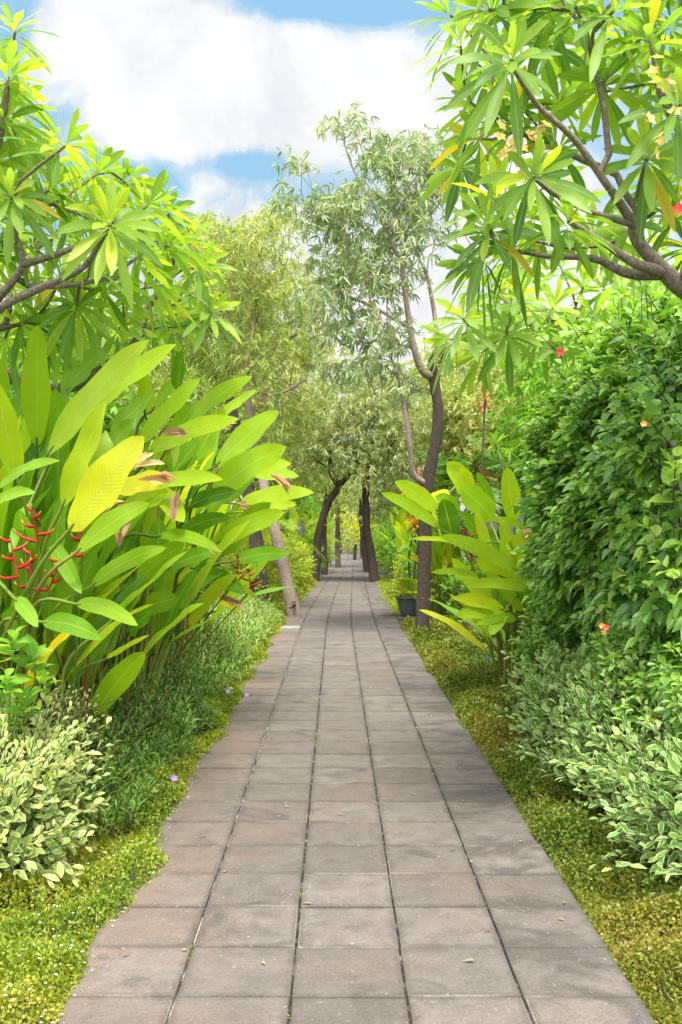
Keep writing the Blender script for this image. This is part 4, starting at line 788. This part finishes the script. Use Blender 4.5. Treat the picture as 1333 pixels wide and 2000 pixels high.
small_tree('dark straight trunk tree on right path edge, mate of the curved one', (*G(733, 31)[:2], .18), [(726, 1090, .14), (717, 1030, .125), (715, 960, .12), (716, 930, .1)],
           [(735, 880, 60, 55, 38), (790, 830, 60, 60, 30), (730, 790, 80, 55, 34), (790, 920, 46, 36, 18), (715, 740, 80, 50, 28)], 31, 64, .66, forks=([(716, 1010, .07), (706, 1000, .06), (704, 975, .03)],))
small_tree('slim dark tree just behind the curved trunk on left', (*G(634, 37)[:2], .14), [(633, 1060, .12), (634, 1000, .1), (640, 960, .07)], [(640, 920, 40, 30, 16), (620, 900, 40, 40, 16), (655, 960, 30, 16, 8)], 37, 60, .5, 'olive')
small_tree('slim brown tree in the distance on left path side', (*G(661, 46)[:2], .13), [(660, 1060, .12), (660, 1010, .1), (662, 985, .07)], [(665, 970, 30, 22, 16), (650, 950, 34, 30, 16), (690, 960, 26, 22, 12)], 46, 60, .6, 'olive', 'bark_m')
small_tree('dark leaning tree behind the straight trunk on right', (*G(721, 40)[:2], .2), [(714, 1080, .16), (710, 1040, .13), (704, 1010, .1)], [(712, 985, 30, 22, 16), (735, 965, 34, 30, 20), (750, 990, 30, 20, 10)], 40, 60, .5, 'dkolive')
small_tree('thin far tree at the end of the path, left of pair', (*G(693, 62)[:2], .12), [(695, 1065, .1), (697, 1045, .08)], [(698, 1030, 22, 16, 14), (680, 1015, 22, 18, 12)], 62, 60, .8, 'gold', L=.2, Wd=.06)
small_tree('thin far tree at the end of the path, right of pair', (*G(708, 66)[:2], .12), [(706, 1065, .1), (704, 1045, .08)], [(712, 1030, 22, 16, 14), (730, 1015, 22, 18, 12)], 66, 60, .8, 'gold', L=.2, Wd=.06)

# ------------------------------------------------------------------ palms, cordylines, pot
def frond(g, gs, base, d, L, leafL, leafW, droop, tint, n=26, vee=.5):
    d = nz(np.array(d, float)); side = nz(np.cross(d, [0, 0, 1.0])+1e-6); tk = np.linspace(.12, 1, n)
    c = np.array(base)+d*(L*tk)[:, None]; c[:, 2] -= droop*L*tk**2
    tg = np.gradient(c, axis=0); tg = nz(tg)
    q = np.vstack([[base], c]); tube(gs, q[::3], np.linspace(.014, .003, len(q[::3]))*max(.5, L), 5, .5)
    ll = leafL*np.sin(np.pi*(.12+.83*tk))**.6
    for s in (1, -1):
        ld = side*s*.95+tg*.65+np.array([0, 0, vee*.6]); leaves(g, c, ld, np.cross(tg, side*s)*s+np.array([0, 0, .3]), ll*rng.uniform(.9, 1.1, n), leafW, np.clip(rng.normal(tint, .12, n), 0, 1), PR_NAR, droop=rng.uniform(.2, .6, n), fold=.1)
def palm(label, base, h, nf, L, tint, name='areca_palm', lean=(0, 0), mat='palm', droop=.5, group=None, trunk_r=.06, stems=1, leafL=.35, leafW=.03, nl=26):
    T = thing(name, label, 'palm', base, group); g, gs, gt = Geo(), Geo(), Geo()
    for s in range(stems):
        b0 = np.array(base, float)+(rng.normal(0, .15, 3)*[1, 1, 0] if stems > 1 else 0); top = b0+np.array([lean[0]+rng.normal(0, .1), lean[1], h*rng.uniform(.75, 1)])
        q = smooth_line([(*(b0-[0, 0, .05]), trunk_r*1.2), (*((b0+top)/2+rng.normal(0, .05, 3)), trunk_r), (*top, trunk_r*.8)], 8); tube(gt, q[:, :3], q[:, 3]*(1+.08*(np.arange(len(q)) % 2)), 9, .5)
        for i in range(nf):
            a = i*2.399+rng.uniform(-.3, .3); el = .2+1.1*((i+.5)/nf)
            frond(g, gs, top, (cos(a)*cos(el), sin(a)*cos(el), sin(el)), L*rng.uniform(.8, 1.1), leafL, leafW, droop*rng.uniform(.7, 1.4), tint, nl)
    g.build('fronds', MT[mat], T); gs.build('frond_ribs', MT['hel_stem'], T); gt.build('trunk', MT['bark_m'], T); return T
palm('green feather palm behind rough trunk with arching fronds', (2.35, 17.2, 0), 3.0, 13, 1.6, .35, leafL=.5, leafW=.035, nl=34, droop=.55)
palm('slim palm with ringed trunk behind the right heliconia', (3.3, 19.5, 0), 2.7, 11, 1.5, .45, leafL=.45, leafW=.035, trunk_r=.09)
palm('yellowish palm at right behind the hedge top', (3.9, 14.5, 0), 3.2, 11, 1.6, .7, leafL=.45, leafW=.035)
pl = palm('low arching palm over left border beyond the leaning trunk', (-2.4, 27, gz(27)), 1.6, 12, 1.7, .75, leafL=.5, leafW=.04, stems=2)
palm('palm arching over the path at left, in the distance', (-1.7, 42, gz(42)), 1.8, 13, 2.0, .75, leafL=.55, leafW=.06, stems=2)
palm('palm arching over the path at right, in the distance', (3.0, 46, gz(46)), 1.8, 13, 2.2, .8, leafL=.55, leafW=.06, stems=2)
palm('drooping dark palm left of the grey pot foliage', (2.3, 20.5, gz(20)), 1.7, 12, 1.3, .35, leafL=.35, leafW=.03, stems=1)
# yellow frond poking in at the right frame edge
ff = thing('yellow_fern', 'yellow-green fern frond poking in at right frame edge', 'fern', (2.0, 4.4, 0)); g, gs = Geo(), Geo()
for bx, by, bz, d, L in ((1.9, 4.5, 1.05, (-.75, -.25, .8), .38), (1.9, 4.45, 1.0, (-.6, -.5, .5), .36), (1.92, 4.5, 1.0, (-.2, -.6, .9), .4)):
    frond(g, gs, (bx, by, bz), d, L, .075, .016, .6, .95, 18); tube(gs, [(2.0, 4.45, 0), (1.97, 4.5, .6), (bx, by, bz)], [.008, .007, .005], 5)
g.build('fronds', MT['gold'], ff); gs.build('stalks', MT['hel_stem'], ff)
# cordylines / crotons
def cordy(label, c, h, n, L, Wd, mat, name='cordyline', cat='cordyline', heads=3, tint=.5, group=None, spr=.25, sr=.02):
    T = thing(name, label, cat, (c[0], c[1], gz(c[1])), group); g, gs = Geo(), Geo()
    tp, dr = [], []
    for i in range(heads):
        e = np.array([c[0]+rng.normal(0, spr), c[1]+rng.normal(0, spr), gz(c[1])+h*rng.uniform(.6, 1)]); b0 = np.array([c[0]+rng.normal(0, spr*.3), c[1], gz(c[1])-.04])
        q = smooth_line([(*b0, sr*1.2), (*((b0+e)/2+rng.normal(0, .04, 3)), sr), (*e, sr*.8)], 5); tube(gs, q[:, :3], q[:, 3], 6, .5); tp.append(e); dr.append((0, 0, 1.))
    rosette(g, tp, dr, n, L, Wd, tint, PR_STRAP, lo=-.2, hi=1.35, droop=.5, fold=.3, updir=0)
    g.build('leaves', MT[mat], T); gs.build('stems', MT['bark_m'], T); return T
cordy('red-leaved cordyline behind the rough trunk at left', (1.5, 18.6), 2.7, 20, .5, .07, 'red', heads=3, spr=.25)
cordy('tall red-tipped cordyline behind the right heliconia', (2.1, 16.4), 3.8, 18, .34, .045, 'red', heads=3, spr=.3, tint=.75)
cordy('orange croton beyond the rough trunk', (1.75, 20.5), 2.5, 26, .3, .08, 'orange', heads=8, name='croton', cat='croton', spr=.3)
cordy('orange-tinted croton between heliconia and hedge', (3.0, 14.5), 2.2, 24, .3, .08, 'orange', heads=7, name='croton', cat='croton', spr=.35)
cordy('pale green dracaena with thin stems behind hedge corner', (3.05, 12.6), 3.0, 24, .42, .05, 'gold', heads=6, name='dracaena', cat='dracaena', spr=.4)
cordy('slender dracaena row plant left of the ringed palm', (3.2, 15.2), 3.4, 24, .45, .05, 'brt', heads=6, name='dracaena', cat='dracaena', spr=.5)
# grey pot with a spiky plant
pc = np.array([(800-VX)/F*17.6+CX, 17.6, 0]); pp = thing('potted_plant', 'spiky green plant in a grey-blue pot beside the side paving', 'potted plant', pc)
def lathe(g, prof, c, n=28):
    th = np.arange(n)*2*pi/n; v = np.array([[(c[0]+r*cos(a), c[1]+r*sin(a), c[2]+z) for a in th] for r, z in prof])
    i = np.arange(len(prof)-1)[:, None]*n; j = np.arange(n)[None]; j2 = (j+1) % n
    g.add(v, np.stack([i+j, i+j2, i+n+j2, i+n+j], -1), np.zeros((len(prof)*n, 2)), .5)
g = Geo(); lathe(g, [(.0, .0), (.14, .0), (.15, .015), (.19, .13), (.22, .27), (.235, .31), (.25, .315), (.252, .345), (.235, .35), (.222, .34), (.215, .28)], pc); g.build('pot', MT['pot'], pp)
g = Geo(); lathe(g, [(.218, .29), (.1, .305), (.0, .31)], pc); g.build('soil', MT['soil'], pp)
g, gs = Geo(), Geo()
for i in range(16):
    a = i*2.399; el = .35+.9*rng.random(); frond(g, gs, pc+[0, 0, .3], (cos(a)*cos(el), sin(a)*cos(el), sin(el)), rng.uniform(.55, .85), .24, .022, .45, .6, 18)
g.build('foliage', MT['gold'], pp); gs.build('stems', MT['hel_stem'], pp)

# ------------------------------------------------------------------ walls and fence
def box(g, x0, x1, y0, y1, z0, z1):
    v = [(x, y, z) for z in (z0, z1) for x, y in ((x0, y0), (x1, y0), (x1, y1), (x0, y1))]
    g.add(v, [(0, 1, 5, 4), (1, 2, 6, 5), (2, 3, 7, 6), (3, 0, 4, 7), (4, 5, 6, 7)], [(0, 0)]*8, .5)
WL = plain('render_grey', (.17, .17, .175), .9, .25, 3); WR = plain('weathered_grey', (.30, .30, .29), .9, .2, 3)
g = Geo(); box(g, -4.2, -4.0, 3, 34, -.2, 1.9); w = thing('garden_wall', 'dark grey garden wall glimpsed behind the left heliconia stems', 'wall', (-4.1, 18, 0)); g.build('wall_panel', WL, w, smooth=False)
g = Geo(); box(g, -4.24, -3.96, 3, 34, 1.9, 1.96); g.build('coping', WR, w, smooth=False)
g = Geo(); box(g, 4.4, 4.6, 4, 34, -.2, 2.1); w = thing('garden_wall', 'light grey garden wall glimpsed behind the right-hand planting', 'wall', (4.5, 18, 0)); g.build('wall_panel', WR, w, smooth=False)
g = Geo(); box(g, 4.36, 4.64, 4, 34, 2.1, 2.16); g.build('coping', WL, w, smooth=False)
w = thing('slat_fence', 'grey upright slat fence seen between leaning and curved trunks', 'fence', (-2.2, 33.5, gz(33)))
g = Geo()
for i in range(16): box(g, -3.1+i*.125, -3.0+i*.125, 33.5, 33.53, gz(33.5), gz(33.5)+1.95+.02*(i % 2))
g.build('slats', WR, w, smooth=False)
for z in (.4, 1.6): g = Geo(); box(g, -3.15, -1.1, 33.54, 33.58, gz(33.5)+z, gz(33.5)+z+.09); g.build('rail', WL, w, smooth=False)

# ------------------------------------------------------------------ middle and far planting
def proto_bush(name, label, cat, mat, c, r, n, per, L, Wd, prof, slen, tint, **kw):
    return bush(name, label, cat, c, r, n, per, L, Wd, MT[mat], prof, slen, tint, twigs=False, stems=6, **kw)
GB = 'golden shrubs along the left side beyond the leaning trunk'
gb = proto_bush('golden_shrub', 'golden-green small-leaved shrub just beyond the leaning trunk', 'shrub', 'gold', (-1.75, 20.0, .62), (.6, 1.2, .62), 420, 9, .09, .045, PR_OV, .3, .5, group=GB)
for (x, y, rz, s), lb in zip(((-1.85, 22.6, .5, 1.05), (-1.7, 25.4, 2, 1.1), (-1.65, 28.2, 1.2, 1.05)), ('golden-green shrub second beyond the leaning trunk', 'golden-green shrub third beyond the leaning trunk', 'golden-green shrub beside the curved dark trunk')):
    dup(gb, (x+path_dx(y), y, gz(y)), rz if s > 2 else rz*.15, s, lb, GB)
gs_ = proto_bush('green_shrub', 'mid green shrub on right border beyond the grey pot', 'shrub', 'brt', (2.15, 22.5, .7), (.6, 1.3, .75), 380, 9, .12, .055, PR_OV, .34, .45)
SB = 'green shrubs lining both sides of the distant path'
for i, (x, y, s) in enumerate(((2.2, 26, 1.0), (2.3, 30, 1.05), (2.35, 34.5, 1.1), (2.5, 39, 1.2), (2.65, 44, 1.3), (2.8, 50, 1.4), (3.0, 57, 1.6), (-1.75, 32, 1.0), (-1.7, 36, 1.1), (-1.65, 40.5, 1.2), (-1.6, 46, 1.3), (-1.55, 52, 1.45), (-1.5, 59, 1.6))):
    nm = 'right' if x > 0 else 'left'
    j = i if x > 0 else i-7
    word = ('first', 'second', 'third', 'fourth', 'fifth', 'sixth', 'seventh')[j]
    dup(gs_ if i % 3 else gb, (x, y, gz(y)), .3*(i % 5), s, '%s leafy shrub lining the distant path on %s side' % (word, nm), SB)
# heliconia-like clumps further on
hp = helic('pale young heliconia clump right of path beyond the rough trunk', (2.05, 19.0), (.3, .6), [], 34, (-.15, -.15, 0), 1.3, .6, nstem=10, blade_L=(.55, .9), width=(.15, .24), group='distant heliconias')
for (x, y, rz, s), lb in zip(((2.3, 24.5, 1, 1.1), (2.3, 28.5, 2.4, 1.2), (2.6, 36, .4, 1.3), (-1.9, 30.5, 3.0, 1.1), (-1.7, 35, 3.8, 1.3), (-2.6, 24, 2.6, 1.35), (2.9, 52, 2, 1.6), (-1.2, 50, 4, 1.5)),
    ('bright heliconia clump on right, second beyond the rough trunk', 'bright heliconia clump right behind the straight dark trunk', 'far heliconia clump on right past the straight dark trunk', 'bright heliconia clump left behind the curved dark trunk',
     'far heliconia clump on left past the curved trunk', 'yellowish heliconia clump left under the low arching palm', 'farthest heliconia clump on right of the path', 'farthest heliconia clump on left of the path')):
    dup(hp, (x, y, gz(y)), rz, s, lb, 'distant heliconias')
# bushy fill: dark understory trees behind everything
def crown_tree(label, x, y, h, r, n, leafn, L, Wd, mat, tint, bark='bark_m', name='broadleaf_tree', spread=.45, zlo=.35, prof=PR_DIA, down=.2, squash=.8, group=None):
    z0 = gz(y); tr = [[(x, y, z0-.08, .05*h*.5+.02), (x+rng.normal(0, .1), y, z0+h*.2, .04*h*.5), (x+rng.normal(0, .15), y+rng.normal(0, .1), z0+h*.45, .03*h*.5), (x+rng.normal(0, .2), y, z0+h*.62, .015*h*.5)]]
    u = rand_unit(n)*(rng.random(n)**.35)[:, None]; c = np.array([x, y, z0+h*(.5+zlo/2)]); hz = h*(1-zlo)/2
    tips = c+u*np.array([r, r, hz])
    T = thing(name, label, 'tree', (x, y, z0), group); sk = grow(tr, tips, tip_r=.007, alpha=.3, wig=.1, segl=.6, minstart=.3)
    skel_mesh(sk, 7, .05).build('trunk', MT[bark], T); g = Geo(); spray_leaves(g, sk[5], sk[6], leafn, L, Wd, tint, spread, prof, per=5, down=down); g.build('crown', MT[mat], T); return T
BT = 'background trees behind the planting'
t1 = crown_tree('leafy olive tree behind left heliconias and wall', -5.4, 19, 6.2, 1.9, 120, 80, .17, .06, 'olive', .4, group=BT)
t2 = crown_tree('yellow-green bushy tree behind the left frangipani', -4.2, 13, 4.3, 1.4, 110, 80, .15, .055, 'brt', .45, group=BT)
t3 = crown_tree('pale feathery tree behind the palms on right', 5.0, 24, 7.4, 1.9, 120, 70, .17, .045, 'olive', .6, group=BT)
t4 = crown_tree('dense green tree behind the right hedge', 5.0, 13, 4.4, 1.4, 100, 80, .15, .06, 'brt', .55, group=BT)
for src, (x, y, rz, s), lb in ((t1, (-4.0, 26, 1, 1.0), 'olive tree left of the slat fence'), (t1, (-4.2, 33, 2, 1.15), 'olive tree right behind the slat fence'), (t3, (-3.4, 41, 3, 1.0), 'pale feathery tree beyond the slat fence'),
    (t1, (-3.2, 52, 4, 1.1), 'olive tree far off on left of the path'), (t3, (4.2, 32, 1, 1.0), 'pale feathery tree behind the straight dark trunk'), (t1, (4.4, 41, 5, 1.1), 'olive tree far off behind the right shrubs'),
    (t3, (4.3, 52, 2, 1.1), 'pale feathery tree farthest on right'), (t2, (-2.6, 66, 1, 1.5), 'bushy bright tree closing the path end at left'), (t2, (3.6, 66, 2, 1.5), 'bushy bright tree closing the path end at right'),
    (t2, (.3, 88, 3, 1.7), 'bushy bright tree beyond the end of the path'), (t1, (-7.4, 27, 3, 1.2), 'olive tree deep behind the left garden wall'), (t4, (4.6, 18, 2, 1.25), 'dense green tree behind the ringed palm'),
    (t2, (-4.6, 9.0, 2, .9), 'bushy bright tree behind nearest left heliconia'), (t1, (7.8, 30, 3, 1.2), 'olive tree deep behind the right garden wall'), (t4, (4.8, 9, 1, .9), 'dense green tree behind the hedge by the wall'),
    (t2, (-1.6, 57, 2, .9), 'small bright tree in the far tunnel on left'), (t2, (3.9, 56, 4, .95), 'small bright tree in the far tunnel on right'), (t3, (2.6, 75, 3, 1.2), 'pale tree beyond the path end on right'), (t3, (-2.6, 78, 1, 1.2), 'pale tree beyond the path end on left')):
    dup(src, (x, y, gz(y)), rz, s, lb, BT)

AT = 'tall arching trees over the distant path'
t5 = crown_tree('tall olive tree arching over distant path on left, nearest of them', -3.2, 36, 8.6, 2.6, 150, 120, .22, .07, 'olive', .62, zlo=.38, spread=.7, group=AT)
for (x, y, rz, s), lb in zip(((4.0, 37, 1.5, 1.0), (-2.8, 47, 3, 1.1), (4.4, 49, 4, 1.1), (-5.0, 30, 5, 1.0), (5.4, 31, 2, .9), (4.4, 68, 2, 1.1)),
    ('tall olive tree arching over distant path on right', 'tall olive tree arching further off on left', 'tall olive tree arching further off on right', 'tall olive tree left behind the slat fence', 'tall olive tree behind the far palms on right', 'tall olive tree right of the path end')):
    dup(t5, (x, y, gz(y)), rz, s, lb, AT)
UB = 'leafy shrubs under the right-hand trees'
for (x, y, rz, s), lb in zip(((2.4, 12.6, 0, .75), (2.15, 14.8, 2, .7), (2.9, 17.2, 1, .8), (2.9, 9.6, 3, .8), (3.3, 11.4, 1, .9)),
    ('green shrub between rough trunk and right heliconia', 'green shrub just behind the rough trunk', 'green shrub right of the grey pot', 'green shrub tucked behind the hedge foot', 'green shrub behind the right heliconia clump')):
    dup(gs_, (x, y, 0), rz, s, lb, UB)
dup(gb, (1.1, 86.5, gz(86)), 1.5, 2.2, 'golden shrub closing the very end of the path', SB)
# moss and weeds in the paving joints
g = Geo(); cen = [(x, 3.2*(20/3.2)**rng.random()) for x in (-.6, -.2, .2, .6) for _ in range(4)]
for x, y in cen:
    m_ = int(rng.integers(10, 60)); px_ = rng.normal(x+path_dx(y), .005, m_); py_ = rng.normal(y, rng.uniform(.02, .12), m_)
    flecks(g, np.stack([px_, py_, np.full(m_, -.004)], 1), nz(rng.normal(0, .7, (m_, 3))+[0, 0, .8]), rand_unit(m_), rng.uniform(.006, .016, m_), .006, np.clip(rng.normal(.4, .2, m_), 0, 1))
tag(g.build('joint_moss', MT['cov']), 'bits of green moss and weeds growing in the paving joints', 'moss', kind='stuff')
# litter on the path
LF = 'dry leaf bits fallen on the paving'
for i in range(34):
    y = 3.5*(16/3.5)**rng.random(); x = rng.uniform(-.95, .95); g = Geo(); a = rng.uniform(0, 6.28)
    leaves(g, [(x, y, .008)], [(cos(a), sin(a), .05)], [(0, 0, 1)], rng.uniform(.02, .05), rng.uniform(.01, .018), rng.random(), PR_OV, droop=.05, fold=.4)
    tag(g.build('fallen_leaf', MT['dry']), 'small dry brown leaf bit lying on the grey paving', 'leaf', LF)
